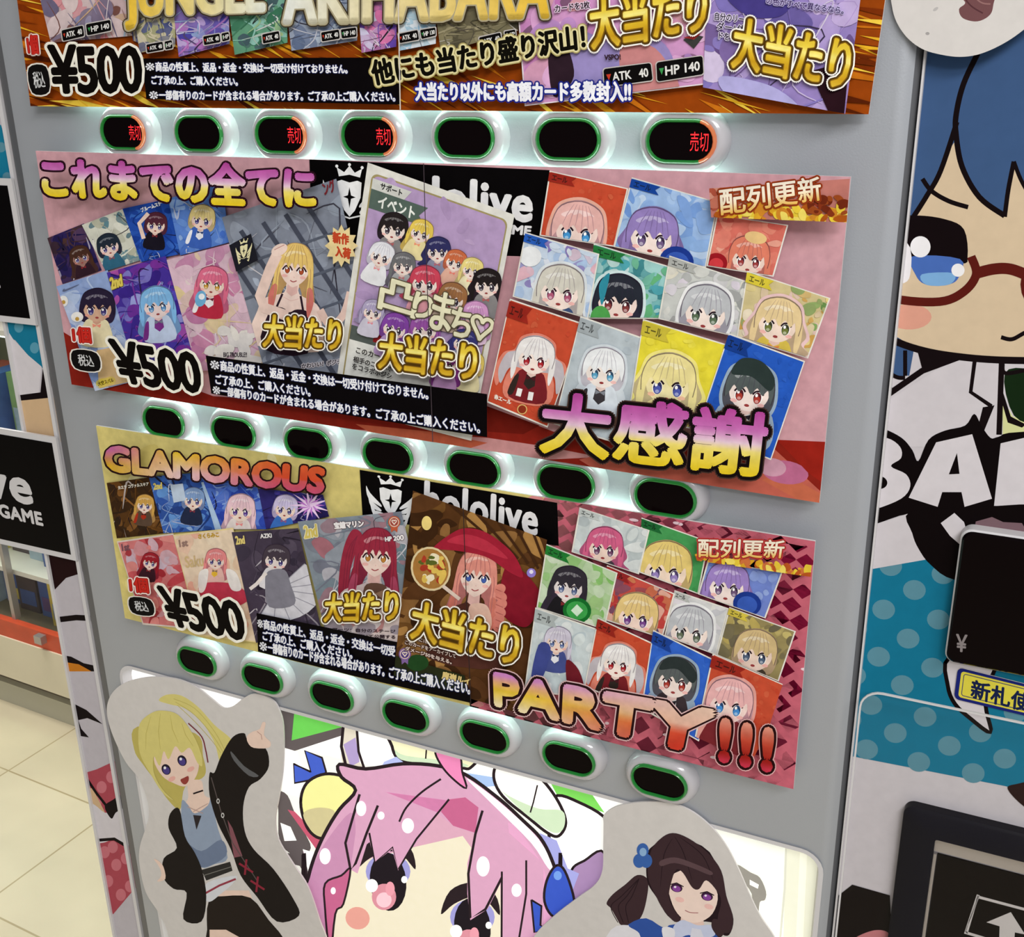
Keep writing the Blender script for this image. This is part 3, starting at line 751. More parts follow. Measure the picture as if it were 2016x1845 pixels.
def c2(quad, bg, **kw):
    global k
    k = card(p2, YP, k, quad, bg, **kw)
# left fan of cards
c2([(93, 469), (165, 440), (200, 532), (123, 559)], (44, 34, 84), spots=[(60, 40, 40), (30, 26, 70), (84, 56, 40), (100, 70, 90)], n=30, border=None, seed=41, figs=[dict(cx=158, cy=505, s=17, rot=-.3, hair=(70, 44, 34), cloth=(50, 30, 40), skin=(150, 110, 100), style='long')])
c2([(161, 443), (243, 411), (278, 512), (208, 534)], (206, 206, 192), spots=[(226, 226, 214), (60, 110, 130), (170, 170, 150), (40, 80, 100)], n=26, border=None, seed=42, figs=[dict(cx=214, cy=484, s=19, rot=-.25, hair=(34, 44, 56), cloth=(50, 100, 126), skin=(226, 200, 190))])
c2([(241, 411), (333, 391), (357, 500), (277, 516)], (36, 76, 170), spots=[(30, 60, 150), (60, 110, 200), (20, 50, 130)], n=20, border=None, seed=43, figs=[dict(cx=307, cy=441, s=18, rot=.1, hair=(84, 40, 56), cloth=(26, 22, 34), skin=SK)],
   extra=lambda A: (A.line([(283, 470), (274, 440), (292, 420)], 8, SK), A.text('ブルームステージ', [(276, 410), (329, 391), (331, 399), (279, 418)], (236, 238, 244), bold=.5)))
c2([(331, 391), (437, 360), (452, 477), (355, 503)], (90, 130, 206), spots=[(60, 100, 190), (150, 180, 226), (120, 160, 220)], n=24, border=None, seed=44, figs=[dict(cx=398, cy=430, s=21, rot=.15, hair=(226, 206, 140), cloth=(60, 96, 180), skin=SK, trim=(232, 232, 240))])
c2([(111, 564), (212, 532), (274, 748), (187, 770)], (140, 160, 204), spots=[(180, 196, 224), (120, 144, 196), (206, 214, 230)], n=26, border=None, seed=45, rs=(8, 20), figs=[dict(cx=192, cy=604, s=28, rot=.05, hair=(40, 32, 54), cloth=(224, 214, 176), skin=(206, 166, 140))],
   extra=lambda A: (A.poly(ell(125, 593, 9, 11), (232, 230, 226)), A.poly(ell(125, 595, 4), (190, 150, 70)), A.poly(ell(152, 624, 12, 10), (232, 230, 226)), A.poly(ell(152, 628, 4), (190, 150, 70)), A.poly([(190, 690), (240, 680), (262, 750), (195, 765)], (206, 176, 130)),
                    A.text('大空スバル', [(192, 752), (222, 744), (224, 752), (194, 760)], (90, 70, 10), bold=.3, out=((5, (216, 196, 60)),))))
c2([(210, 537), (326, 504), (388, 690), (264, 724)], (70, 50, 150), spots=[(50, 30, 120), (130, 50, 150), (196, 90, 170), (90, 80, 190), (170, 180, 230)], n=60, border=None, seed=46, rs=(6, 18), figs=[dict(cx=309, cy=598, s=27, rot=-.1, hair=(126, 180, 226), cloth=(190, 204, 226), skin=(226, 206, 204), style='long', eye=(90, 140, 190), trim=(120, 50, 130))],
   extra=lambda A: A.text('2nd', [(216, 548), (238, 540), (241, 562), (219, 570)], (216, 196, 90), bold=1.2, out=((2.4, (110, 90, 30)),)))
c2([(328, 512), (451, 480), (526, 728), (388, 730)], (206, 176, 190), spots=[(190, 110, 150), (226, 210, 206), (216, 196, 140), (170, 90, 140), (224, 190, 206)], n=50, border=None, seed=47, rs=(7, 22), figs=[dict(cx=418, cy=556, s=25, rot=.15, hair=(214, 106, 136), cloth=(180, 44, 66), skin=SK, style='long', trim=(228, 224, 226), eye=(200, 150, 60))],
   extra=lambda A: (A.poly(ell(395, 588, 11, 16, .2), (110, 170, 210)), A.poly(ell(397, 584, 6), (232, 236, 240)), A.blobs([(395, 660), (490, 640), (510, 720), (395, 725)], [(216, 210, 206), (226, 220, 212)], 16, 8, 18, 3),
                    A.text('BIG TROUBLE!!', [(440, 694), (486, 694), (486, 703), (440, 703)], (60, 50, 60), bold=.3)))
# the big blond card
c2([(437, 428), (662, 352), (745, 720), (530, 762)], (128, 134, 148), border=None, spots=[(110, 116, 132), (150, 158, 172), (170, 180, 196)], n=30, seed=48, rs=(8, 24), extra=lambda A: (
    [A.line([(430+i*44, 470-i*16), (620+i*44, 760-i*14)], 9, (70, 74, 88)) for i in range(5)],
    [A.line([(450, 560+i*70-30), (740, 460+i*70-30)], 5, (86, 92, 106)) for i in range(4)],
    portrait(A, 580, 530, 30, .12, (226, 192, 112), (206, 116, 106), (170, 80, 50), bare=True, cloth=(46, 30, 42)),
    A.line(spline([(690, 575), (676, 620), (650, 640), (630, 610)], 4, closed=False), 15, (226, 196, 184)),
    A.line([(566, 622), (520, 606), (512, 584), (532, 530), (546, 500)], 21, (230, 202, 190)), A.poly(ell(550, 492, 17, 11, -.5), (236, 210, 198)), A.line([(540, 492), (560, 482)], 1.5, (190, 140, 130)),
    A.text('かわいい！ポジティブ', [(594, 716), (692, 704), (692, 714), (594, 726)], (40, 34, 44), bold=.3, out=((2, (206, 200, 206)),)),
    A.text('ング', [(633, 360), (655, 352), (662, 375), (640, 385)], (120, 40, 46), bold=.8)))
def small_sign(A):
    A.poly([(451, 483), (494, 460), (508, 512), (465, 535)], (30, 30, 38)); crest(A, (480, 494), 32, 40, (224, 216, 170), sk=-.3, dark=(30, 30, 38))
    st = []
    for i in range(24):
        a = 2*math.pi*i/24; r = 40 if i % 2 == 0 else 29; st.append((672+r*.82*math.cos(a), 484+r*1.05*math.sin(a)))
    A.poly(st, (228, 206, 150)); A.text('新作', [(655, 456), (686, 462), (686, 482), (656, 478)], (190, 70, 40), bold=1.2); A.text('入荷', [(660, 484), (690, 490), (689, 510), (661, 504)], (190, 70, 40), bold=1.2)
# doodle card
def doodle(A):
    f = homog([(724, 320), (1013, 423), (928, 868), (655, 800)])
    Q = lambda u0, v0, u1, v1: [f(u0, v0), f(u1, v0), f(u1, v1), f(u0, v1)]
    A.poly(rrect(Q(.035, .03, .965, .97), .03), (160, 146, 100)); A.poly(rrect(Q(.045, .037, .955, .963), .03), (178, 152, 192))
    A.blobs(Q(.1, .05, .9, .65), [(186, 160, 198), (170, 144, 184)], 24, 6, 16, 9)
    A.poly(Q(.045, .64, .955, .963), (84, 92, 88)); A.poly(Q(.045, .70, .93, .94), (222, 222, 216))
    A.poly(Q(.2, .625, .97, .685), (136, 30, 34)); A.text('LIMITED:ターンに1枚', Q(.36, .64, .8, .675), (232, 220, 216), bold=.5)
    A.poly([f(.045, .09), f(.42, .09), f(.37, .13), f(.42, .165), f(.045, .165)], (84, 100, 92)); A.text('イベント', Q(.1, .105, .34, .15), (232, 234, 228), bold=.8)
    A.poly([f(.045, .05), f(.3, .05), f(.26, .09), f(.045, .09)], (206, 206, 200)); A.text('サポート', Q(.1, .055, .24, .08), (40, 40, 40), bold=.5)
    heads = [(.22, .21, .085, (40, 34, 34)), (.4, .19, .07, (230, 200, 90)), (.53, .24, .075, (50, 50, 96)), (.66, .26, .065, (206, 110, 70)), (.78, .27, .065, (226, 208, 130)), (.9, .31, .085, (36, 30, 30)),
             (.17, .33, .075, (226, 226, 232)), (.32, .34, .07, (110, 110, 112)), (.48, .38, .09, (200, 70, 90)), (.68, .41, .085, (150, 104, 66)), (.86, .45, .075, (206, 150, 196)),
             (.17, .56, .065, (170, 160, 190)), (.33, .6, .08, (130, 70, 160)), (.53, .57, .085, (150, 84, 160)), (.82, .58, .075, (60, 60, 120)), (.9, .66, .07, (230, 206, 110)), (.72, .69, .07, (150, 60, 150))]
    for i, (u, v, r, h) in enumerate(heads):
        x, y = f(u, v); s = r*255
        figure(A, x, y, s*1.28, .2+.15*math.sin(i*2.3), hair=h, eye=(60, 50, 60), skin=(234, 216, 206), cloth=mix(h, (230, 230, 230), .5), style=('bob', 'long', 'wavy')[i % 3])
    for t, q in (('凸', Q(.2, .41, .45, .54)), ('り', Q(.43, .43, .56, .53)), ('ま', Q(.56, .40, .70, .56)), ('ち', Q(.70, .44, .84, .56)), ('♡', Q(.84, .45, 1.0, .55))):
        A.text(t, q, (228, 224, 190), bold=1.8, out=((4.0, (90, 80, 60)),))
    for t, q in (('このカード', Q(.1, .725, .3, .75)), ('相手のコラボホ', Q(.09, .765, .36, .79)), ('をコラボポジシ', Q(.09, .795, .36, .82)), ('コラボホロメン1人', Q(.62, .885, .93, .91)), ('としては使えない。', Q(.6, .915, .9, .94))):
        A.text(t, q, (50, 46, 46), bold=.4)
k = card(p2, YP, k, [(724, 320), (1013, 423), (928, 868), (655, 800)], (222, 220, 212), border=None, extra=doodle)
k = lettering(p2, YP, k, 'badge_print', small_sign)
# right fan of cheer cards, back row first
RED, BLU = (196, 76, 50), (40, 90, 190)
dots = lambda q, c, sd: (lambda A: A.blobs(q, [c], 40, 1.5, 3, sd))
c2([(1082, 336), (1237, 371), (1210, 486), (1062, 464)], RED, spots=[(204, 96, 66), (190, 66, 44)], n=36, rs=(2, 6), tagc=(150, 40, 30), seed=51, figs=[dict(cx=1137, cy=450, s=42, rot=.15, hair=(226, 176, 170), eye=(70, 150, 210), skin=(238, 212, 202), cloth=(110, 40, 46), rim=(226, 170, 150), style='bob')])
c2([(1244, 349), (1414, 398), (1390, 527), (1208, 486)], (150, 180, 222), spots=[(120, 160, 214), (180, 204, 232), (206, 220, 236), (100, 140, 206)], n=40, rs=(8, 22), tagc=(24, 66, 150), seed=52, figs=[dict(cx=1284, cy=462, s=42, rot=.15, hair=(146, 126, 186), eye=(110, 90, 130), skin=(238, 220, 212), cloth=(226, 224, 230), trim=(34, 34, 48), style='wavy')],
   extra=lambda A: (A.poly(ell(1332, 515, 34, 30, .2), (30, 56, 140)), A.poly(ell(1332, 518, 25, 22, .2), (56, 90, 180))))
c2([(1411, 422), (1552, 443), (1523, 545), (1391, 524)], (210, 110, 96), spots=[(224, 140, 120), (200, 84, 76), (230, 170, 150)], n=30, rs=(7, 18), seed=53, figs=[dict(cx=1475, cy=506, s=33, rot=.15, hair=(218, 124, 100), eye=(150, 60, 60), skin=SK, cloth=(224, 214, 214), style='long')],
   extra=lambda A: (A.poly(ell(1410, 518, 22, 20), (150, 24, 34)), A.poly(ell(1410, 520, 14, 12), (206, 60, 66)), A.poly(ell(1488, 468, 22, 12, .2), (226, 190, 130))))
def banner(q, fire):
    def go(A):
        A.clip = fire
        A.poly(fire, (186, 116, 106)); f = homog(fire)
        A.blobs([f(0, .0), f(.85, 0), f(.85, .6), f(0, .6)], [(170, 80, 60), (150, 60, 40), (190, 110, 90), (204, 140, 120)], 60, 5, 16, 5)
        A.blobs([f(.1, .66), f(1, .6), f(1, 1), f(.1, 1)], [(226, 196, 60), (214, 160, 40), (236, 214, 100), (170, 84, 24), (200, 130, 40)], 70, 4, 12, 6)
        A.blobs([f(.75, .35), f(1, .35), f(1, .8), f(.8, .8)], [(130, 50, 24), (150, 70, 30), (110, 40, 20)], 22, 4, 11, 7)
        A.clip = None
        A.text('配列更新', q, stops((0, (236, 224, 206)), (.55, (240, 226, 200)), (1, (226, 176, 80))), bold=1.0, out=((4.6, (150, 60, 24)), (2.6, (120, 36, 14))))
    return go
c2([(1169, 479), (1323, 526), (1302, 628), (1154, 627)], (120, 180, 180), spots=[(60, 150, 166), (170, 210, 206), (40, 110, 120), (206, 222, 220), (90, 170, 100)], n=50, rs=(6, 18), tagc=(40, 120, 60), seed=54, figs=[dict(cx=1217, cy=590, s=39, rot=.15, hair=(40, 44, 54), eye=(130, 60, 60), skin=(238, 216, 206), cloth=(90, 110, 120), trim=(214, 224, 226), rim=(206, 226, 226), style='bob')],
   extra=lambda A: (A.poly(spline([(1180, 560), (1200, 538), (1192, 580), (1184, 600)]), (50, 140, 160)), A.poly(ell(1182, 628, 20, 26), (80, 160, 80))))
c2([(1318, 503), (1477, 556), (1453, 664), (1296, 628)], (196, 198, 194), spots=[(214, 214, 206), (226, 220, 200), (150, 150, 150), (216, 206, 220), (120, 122, 122)], n=46, rs=(6, 17), tagc=(170, 172, 168), seed=55, figs=[dict(cx=1390, cy=612, s=40, rot=.2, hair=(186, 188, 192), eye=(90, 110, 84), skin=(240, 222, 212), cloth=(50, 50, 56), rim=(232, 232, 232), style='bob')])
c2([(1471, 533), (1635, 587), (1591, 706), (1450, 663)], (206, 190, 140), spots=[(90, 150, 70), (224, 190, 196), (226, 206, 130), (200, 150, 70), (232, 220, 200), (60, 120, 50)], n=56, rs=(6, 15), tagc=(214, 196, 60), seed=56, figs=[dict(cx=1532, cy=634, s=38, rot=.2, hair=(226, 200, 150), eye=(110, 120, 60), skin=(240, 216, 200), cloth=(216, 190, 80), rim=(226, 190, 190), style='wavy')])
c2([(1034, 457), (1180, 500), (1158, 628), (1009, 584)], (186, 202, 222), spots=[(214, 224, 234), (150, 180, 220), (226, 226, 230), (120, 100, 170), (226, 170, 180)], n=50, rs=(6, 16), tagc=(40, 90, 180), seed=57, figs=[dict(cx=1103, cy=570, s=38, rot=.15, hair=(206, 202, 190), eye=(176, 90, 120), skin=(240, 220, 210), cloth=(60, 80, 120), rim=(214, 220, 224), style='long')],
   extra=lambda A: (A.poly(ell(1044, 505, 22, 20), (228, 230, 232)),))
c2([(1004, 588), (1149, 637), (1078, 842), (958, 792)], RED, spots=[(206, 98, 66), (188, 66, 44)], n=50, rs=(2, 6), tagc=(150, 40, 30), seed=58, figs=[dict(cx=1053, cy=703, s=32, rot=.2, hair=(232, 228, 226), eye=(170, 40, 46), skin=(244, 226, 216), cloth=(120, 34, 40), rim=(220, 130, 110), style='tails', trim=(50, 40, 36))],
   extra=lambda A: (A.poly(ell(1028, 806, 10), (220, 180, 110)), A.poly(ell(1028, 806, 8), (140, 50, 30)), A.text('赤エール', [(974, 776), (1007, 788), (1005, 797), (973, 785)], (236, 224, 210), bold=.5), A.line([(1024, 765), (1020, 780)], 10, (236, 232, 230)), A.line([(1046, 772), (1043, 788)], 10, (236, 232, 230))))
c2([(1143, 622), (1275, 668), (1235, 880), (1090, 835)], (182, 192, 198), spots=[(194, 204, 208), (172, 184, 192)], n=40, rs=(3, 9), tagc=(160, 168, 172), seed=59, figs=[dict(cx=1188, cy=728, s=34, rot=.15, hair=(232, 234, 236), eye=(90, 160, 196), skin=(240, 228, 220), cloth=(216, 224, 232), rim=(206, 214, 220), style='bob', trim=(60, 56, 60))])
c2([(1266, 628), (1431, 678), (1390, 850), (1236, 820)], (226, 212, 60), spots=[(232, 220, 84), (220, 204, 50)], n=40, rs=(3, 9), tagc=(196, 180, 60), seed=60, figs=[dict(cx=1316, cy=752, s=44, rot=.15, hair=(232, 218, 150), eye=(80, 90, 170), skin=(238, 224, 170), cloth=(230, 214, 150), rim=(238, 226, 130), style='wavy')])
c2([(1435, 656), (1585, 711), (1518, 906), (1370, 850)], BLU, spots=[(50, 100, 200), (34, 80, 176)], n=40, rs=(3, 9), tagc=(24, 60, 140), seed=61, figs=[dict(cx=1476, cy=768, s=40, rot=.2, hair=(84, 92, 92), eye=(170, 60, 50), skin=(238, 220, 212), cloth=(60, 50, 54), rim=(150, 170, 190), style='bob', trim=(214, 210, 206))],
   extra=lambda A: (A.poly(spline([(1440, 735), (1460, 706), (1500, 712), (1525, 745), (1515, 770), (1480, 742)]), (44, 56, 54)),))
k = lettering(p2, YP, k, 'update_banner', banner([(1416, 373), (1613, 347), (1618, 394), (1419, 424)], [(1396, 371), (1673, 352), (1667, 438), (1400, 428)]))
k = notice(p2, YP, k, [(405, 700), (959, 776), (959, 861), (416, 775)], [[(413, 707), (842, 766), (843, 787), (414, 727)], [(424, 737), (610, 762), (611, 781), (425, 756)], [(418, 758), (944, 832), (945, 854), (419, 776)]])
k = price(p2, YP, k, [(214, 669), (386, 694), (397, 774), (242, 752)], [(142, 644), (176, 645), (180, 676), (145, 673)], [(148, 694), (186, 698), (190, 726), (152, 722)])
k = jackpot(p2, YP, k, [(522, 620), (672, 628), (668, 690), (518, 682)], .72)
k = jackpot(p2, YP, k, [(750, 655), (940, 676), (935, 750), (745, 724)], .85)
k = lettering(p2, YP, k, 'title_lettering', lambda A: A.text('これまでの全てに', [(80, 310), (616, 330), (619, 408), (88, 385)], PURY, bold=4.2, out=((8.2, (40, 14, 26)),), bands=14))
k = lettering(p2, YP, k, 'title_lettering', lambda A: A.text('大感謝', [(1072, 772), (1512, 816), (1498, 938), (1064, 888)], PURY, bold=4.4, out=((13.5, (66, 46, 40)), (11, (20, 12, 14))), bands=16))

k = lettering(p2, YP, k, 'sheet_seam', lambda A: A.line([(834, 322), (841, 560), (852, 870)], 1.6, (70, 60, 66)))

# ---- bottom poster (yellow to magenta)
p3 = poster('yellow to magenta poster between the second and bottom rows of buttons, rounded rainbow lettering', [[(189, 838), (1605, 1066), (1562, 1554), (246, 1217)]])
P3L = [(189, 838), (912, 954), (929, 1391), (246, 1217)]; P3R = [(908, 953), (1605, 1066), (1562, 1554), (925, 1391)]
def bg3(q, right):
    def go(A):
        A.poly(q, (216, 200, 124)); A.clip = q
        A.blobs(q, [(222, 208, 136), (210, 192, 112), (226, 216, 160)], 40, 10, 30, 12)
        if right:
            A.poly([(1080, 960), (1620, 1060), (1580, 1570), (900, 1400), (940, 1300)], (196, 100, 116))
            rd = random.Random(6)
            f = homog([(1060, 970), (1610, 1066), (1562, 1560), (930, 1400)])
            for j in range(15):
                for i in range(16):
                    u, v = (i+.5*(j % 2))/16, j/15
                    base = mix((214, 140, 140), (140, 24, 60), min(1, max(0, u*1.25-.1)))
                    c = mix(base, rd.choice([(230, 160, 160), (110, 14, 44), base]), .16)
                    A.poly([f(u, v-.0), f(u+.032, v+.034), f(u, v+.068), f(u-.032, v+.034)], tuple(round(x) for x in c), up=False)
            A.up(3)
            for i in range(26): 
                p = f(rd.random(), rd.random()); A.poly(ell(p[0], p[1], 8*rd.uniform(.5, 1.2), 3, .15, n=10), (232, 206, 212), up=False)
    return go
ka = sheet(p3, P3L, bg3(P3L, False), k=2)
kb = sheet(p3, P3R, bg3(P3R, True), lift=.0006, k=2)
k = max(ka, kb)+6+int(.0006/EPS)
def sign3(A):
    A.poly([(708, 925), (1097, 990), (1100, 1075), (714, 1020)], (8, 6, 7))
    crest(A, (769, 986), 96, 82, sk=.14)
    A.text('hololive', [(838, 948), (1058, 992), (1056, 1055), (836, 1012)], (232, 230, 230), bold=2.6, space=1.05)
k = lettering(p3, YP, k, 'logo_print', sign3)
def c3(quad, bg, **kw):
    global k
    k = card(p3, YP, k, quad, bg, **kw)
c3([(210, 951), (294, 940), (323, 1050), (230, 1060)], (70, 46, 24), spots=[(110, 70, 30), (50, 32, 20), (150, 100, 50), (40, 30, 24)], n=40, border=None, seed=71, figs=[dict(cx=285, cy=993, s=15, rot=.1, hair=(206, 160, 80), cloth=(90, 70, 56), trim=(170, 50, 30), style='long')], extra=lambda A: A.text('カエラ コヴァルスキア', [(232, 957), (292, 949), (293, 956), (233, 964)], (230, 224, 210), bold=.3))
c3([(293, 939), (396, 930), (438, 1042), (322, 1050)], (60, 100, 180), spots=[(40, 70, 150), (110, 160, 220), (30, 50, 110), (160, 190, 226)], n=44, border=None, seed=72, rs=(5, 15), figs=[dict(cx=381, cy=983, s=18, rot=.1, hair=(130, 160, 206), cloth=(36, 44, 70), style='bob')], extra=lambda A: (A.poly([(335, 955), (360, 952), (366, 985), (342, 990)], (190, 206, 226)), A.text('2nd', [(302, 952), (318, 950), (319, 962), (303, 964)], (220, 200, 110), bold=.8), A.poly([(396, 950), (404, 948), (436, 1042), (424, 1045)], (170, 196, 226))))
c3([(395, 935), (507, 960), (526, 1042), (437, 1042)], (60, 90, 190), spots=[(40, 60, 160), (90, 130, 214), (150, 180, 230)], n=36, border=None, seed=73, figs=[dict(cx=474, cy=1002, s=23, rot=.1, hair=(232, 196, 206), cloth=(226, 214, 210), style='long', eye=(90, 60, 140))])
c3([(508, 962), (636, 974), (648, 1017), (524, 1042)], (50, 44, 110), spots=[(30, 26, 70), (90, 70, 170), (60, 60, 150)], n=30, border=None, seed=74, figs=[dict(cx=562, cy=1000, s=20, rot=.15, hair=(206, 196, 230), cloth=(60, 110, 190), style='bob')],
   extra=lambda A: [A.poly([(610+4*math.cos(a+1.57), 995+4*math.sin(a+1.57)), (610+(44 if j % 2 else 30)*math.cos(a), 995+(36 if j % 2 else 24)*math.sin(a)), (610-4*math.cos(a+1.57), 995-4*math.sin(a+1.57))], (236, 206, 240) if j % 2 else (190, 120, 206)) for j, a in enumerate([6.283*i/18 for i in range(18)])])
c3([(230, 1066), (341, 1050), (395, 1240), (281, 1230)], (206, 120, 120), spots=[(190, 60, 70), (150, 30, 40), (200, 190, 206), (224, 150, 140)], n=50, border=(214, 200, 190), seed=75, rs=(5, 16), figs=[dict(cx=296, cy=1106, s=14, rot=.2, hair=(156, 34, 44), cloth=(60, 30, 40), style='long')], extra=lambda A: A.text('1st', [(239, 1072), (253, 1070), (255, 1083), (241, 1085)], (120, 80, 90), bold=.8))
c3([(341, 1053), (459, 1039), (512, 1266), (392, 1252)], (228, 206, 180), spots=[(232, 214, 190), (224, 190, 160), (226, 160, 140)], n=30, border=(226, 206, 150), seed=76, rs=(6, 18), figs=[dict(cx=425, cy=1102, s=17, rot=.1, hair=(226, 136, 136), cloth=(224, 180, 170), style='long', trim=(226, 180, 60))],
   extra=lambda A: (A.text('さくらみこ', [(390, 1052), (430, 1048), (431, 1057), (391, 1061)], (190, 150, 40), bold=.5), A.text('Saku', [(363, 1096), (398, 1092), (401, 1114), (366, 1118)], (206, 180, 130), bold=.4), A.poly(spline([(395, 1150), (460, 1150), (490, 1180), (440, 1200), (400, 1180)]), (190, 60, 80)), A.poly(spline([(392, 1128), (410, 1122), (404, 1160), (392, 1165)]), (232, 226, 220)), A.poly(spline([(445, 1122), (465, 1128), (475, 1160), (455, 1160)]), (232, 226, 220)), A.text('1st', [(352, 1064), (368, 1062), (370, 1075), (354, 1077)], (150, 120, 110), bold=.8)))
c3([(456, 1048), (587, 1040), (632, 1236), (504, 1266)], (70, 60, 76), spots=[(50, 44, 58), (90, 80, 96), (40, 34, 44)], n=26, border=None, seed=77, rs=(6, 18), figs=[dict(cx=544, cy=1100, s=22, rot=.15, hair=(70, 60, 70), cloth=(222, 218, 222), style='bob', skin=(224, 210, 206))],
   extra=lambda A: (A.poly([(545, 1160)]+[(545+88*math.cos(a), 1160+64*math.sin(a)) for a in [-.9+2.9*i/12 for i in range(13)]], (206, 204, 212)), [A.line([(545, 1160), (545+88*math.cos(-.9+2.9*i/8), 1160+64*math.sin(-.9+2.9*i/8))], 1.6, (150, 148, 160)) for i in range(9)],
                    A.poly(spline([(528, 1125), (560, 1122), (572, 1150), (580, 1190), (530, 1195), (522, 1150)], 4), (130, 128, 140)), A.line([(524, 1128), (505, 1150), (492, 1160)], 7, (232, 222, 218)), A.text('2nd', [(463, 1056), (480, 1055), (482, 1070), (465, 1072)], (220, 200, 120), bold=.8), A.text('AZKi', [(512, 1052), (534, 1050), (535, 1058), (513, 1060)], (230, 226, 226), bold=.5)))
def badge(A, x, y, r, c1, c2_):
    A.poly([(x-r*.6, y+r*.5), (x+r*.6, y+r*.5), (x+r*.5, y+r*1.7), (x, y+r*1.3), (x-r*.5, y+r*1.7)], c1)
    A.poly(ell(x, y, r), c1); A.poly(ell(x, y, r*.8), (226, 200, 180)); A.poly(ell(x, y, r*.66), c2_)
    A.text('♡', [(x-r*.4, y-r*.35), (x+r*.4, y-r*.35), (x+r*.4, y+r*.4), (x-r*.4, y+r*.4)], (232, 214, 200), bold=.6)
c3([(586, 1027), (790, 1007), (812, 1100), (782, 1292), (640, 1240)], (130, 140, 150), spots=[(96, 120, 130), (160, 160, 170), (190, 184, 190), (170, 100, 110), (110, 110, 126)], n=50, border=None, seed=78, rs=(8, 26), extra=lambda A: (
    portrait(A, 740, 1096, 33, .08, (150, 44, 64), (170, 70, 96), (190, 130, 60), cloth=(206, 190, 188), tail=True),
    A.poly(spline([(722, 1150), (760, 1154), (756, 1190), (738, 1205), (716, 1180)], 4), (104, 76, 62)), A.poly([(726, 1160), (740, 1168), (754, 1162), (752, 1178), (740, 1170), (726, 1176)], (150, 120, 96)),
    A.blobs([(640, 1222), (780, 1225), (780, 1285), (650, 1240)], [(196, 186, 188), (180, 130, 130), (150, 140, 150)], 26, 6, 16, 4),
    A.text('2nd', [(598, 1036), (622, 1032), (625, 1056), (600, 1060)], (210, 190, 100), bold=1.1, out=((2.4, (230, 226, 200)),)), A.text('宝鐘マリン', [(657, 1029), (715, 1024), (716, 1037), (659, 1041)], (236, 232, 232), bold=.9, out=((1.8, (80, 50, 60)),)),
    badge(A, 776, 1028, 12, (190, 90, 60), (160, 70, 60)), A.text('HP 200', [(758, 1058), (794, 1053), (795, 1063), (759, 1066)], (236, 232, 232), bold=.6, out=((1.4, (90, 70, 80)),)),
    [A.text(t, [(655, 1236+i*11), (778, 1240+i*11), (778, 1247+i*11), (655, 1243+i*11)], (50, 36, 44), bold=.3) for i, t in enumerate(('アーツ：自分のステージ', '手札を1枚引いて公開する'))]))
def hatcard(A):
    q = [(813, 966), (1077, 1063), (1024, 1405), (775, 1330)]
    A.blobs(q, [(110, 74, 36), (60, 36, 18), (140, 100, 56), (90, 56, 30), (170, 126, 70)], 110, 10, 30, 14)
    for i in range(6): A.line([(860+i*40, 970), (1000+i*20, 1090+i*10)], 5, (66, 40, 22))
    A.poly(ell(840, 1030, 10, 14), (240, 214, 130)); A.poly(ell(1046, 1128, 9), (150, 130, 214)); A.poly(ell(1046, 1126, 4), (236, 232, 250))
    A.poly(spline([(1000, 1110), (1060, 1160), (1055, 1210), (1030, 1235), (985, 1200)]), (132, 26, 42))
    portrait(A, 938, 1136, 33, .12, (222, 144, 130), (206, 120, 104), (70, 96, 170), cloth=(84, 48, 40), hairlen=2.6)
    A.poly(spline([(925, 1192), (958, 1192), (968, 1230), (948, 1260), (926, 1230)]), (226, 190, 170))
    for i in range(6): A.poly(ell(984+math.sin(i)*3, 1160+i*15, 12, 10, .5 if i % 2 else -.5), (216, 132, 118)); A.line([(976, 1160+i*15), (990, 1166+i*15)], 1.5, (170, 90, 84))
    A.poly(spline([(852, 1080), (880, 1056), (915, 1040), (960, 1050), (1010, 1090), (1030, 1135), (1005, 1128), (960, 1098), (910, 1086), (870, 1082)]), (160, 34, 54))
    A.poly(spline([(880, 1066), (915, 1052), (960, 1066), (1000, 1100), (960, 1088), (915, 1074)]), (186, 50, 70))
    A.poly(ell(848, 1120, 39, 44, -.3), (226, 206, 160)); A.poly(ell(848, 1120, 35, 40, -.3), (170, 120, 60)); A.blobs([(825, 1095), (872, 1090), (876, 1140), (830, 1150)], [(236, 224, 190), (90, 100, 40), (224, 190, 90), (170, 60, 40)], 26, 4, 10, 8)
    A.line([(872, 1154), (905, 1180)], 7, (226, 206, 190))
    A.poly([(775, 1290), (915, 1330), (920, 1385), (775, 1345)], (40, 44, 24)); A.poly(ell(822, 1305, 22, 16), (34, 70, 34))
    badge(A, 797, 1288, 12, (130, 100, 160), (80, 60, 130))
    A.text('鷹嶺ルイ', [(872, 1322), (926, 1336), (924, 1350), (870, 1336)], (226, 200, 130), bold=.8)
    for i, t in enumerate(('ターンに1回、自分の手札を', 'このカードをアーカイブして', 'ダメージ50を与える。')):
        A.text(t, [(798, 1248+i*12), (905-i*8, 1276+i*12), (905-i*8, 1284+i*12), (797, 1256+i*12)], (226, 206, 196), bold=.3, out=((1.8, (60, 34, 30)),))
k = notice(p3, YP, k, [(505, 1207), (790, 1266), (800, 1310), (926, 1340), (926, 1384), (700, 1332), (508, 1283)], [[(506, 1217), (778, 1273), (777, 1293), (507, 1236)]], texts=('※商品の性質上、返品・返金・交換は一切受',))
c3([(813, 966), (1077, 1063), (1024, 1405), (775, 1330)], (84, 52, 26), border=None, extra=hatcard)
k = notice(p3, YP, k, [(508, 1276), (700, 1323), (926, 1366), (926, 1384), (700, 1332), (508, 1283)], [[(517, 1242), (694, 1278), (693, 1298), (518, 1260)], [(510, 1261), (926, 1344), (925, 1368), (511, 1281)]], texts=NOTE[1:])
GRN = (70, 140, 70)
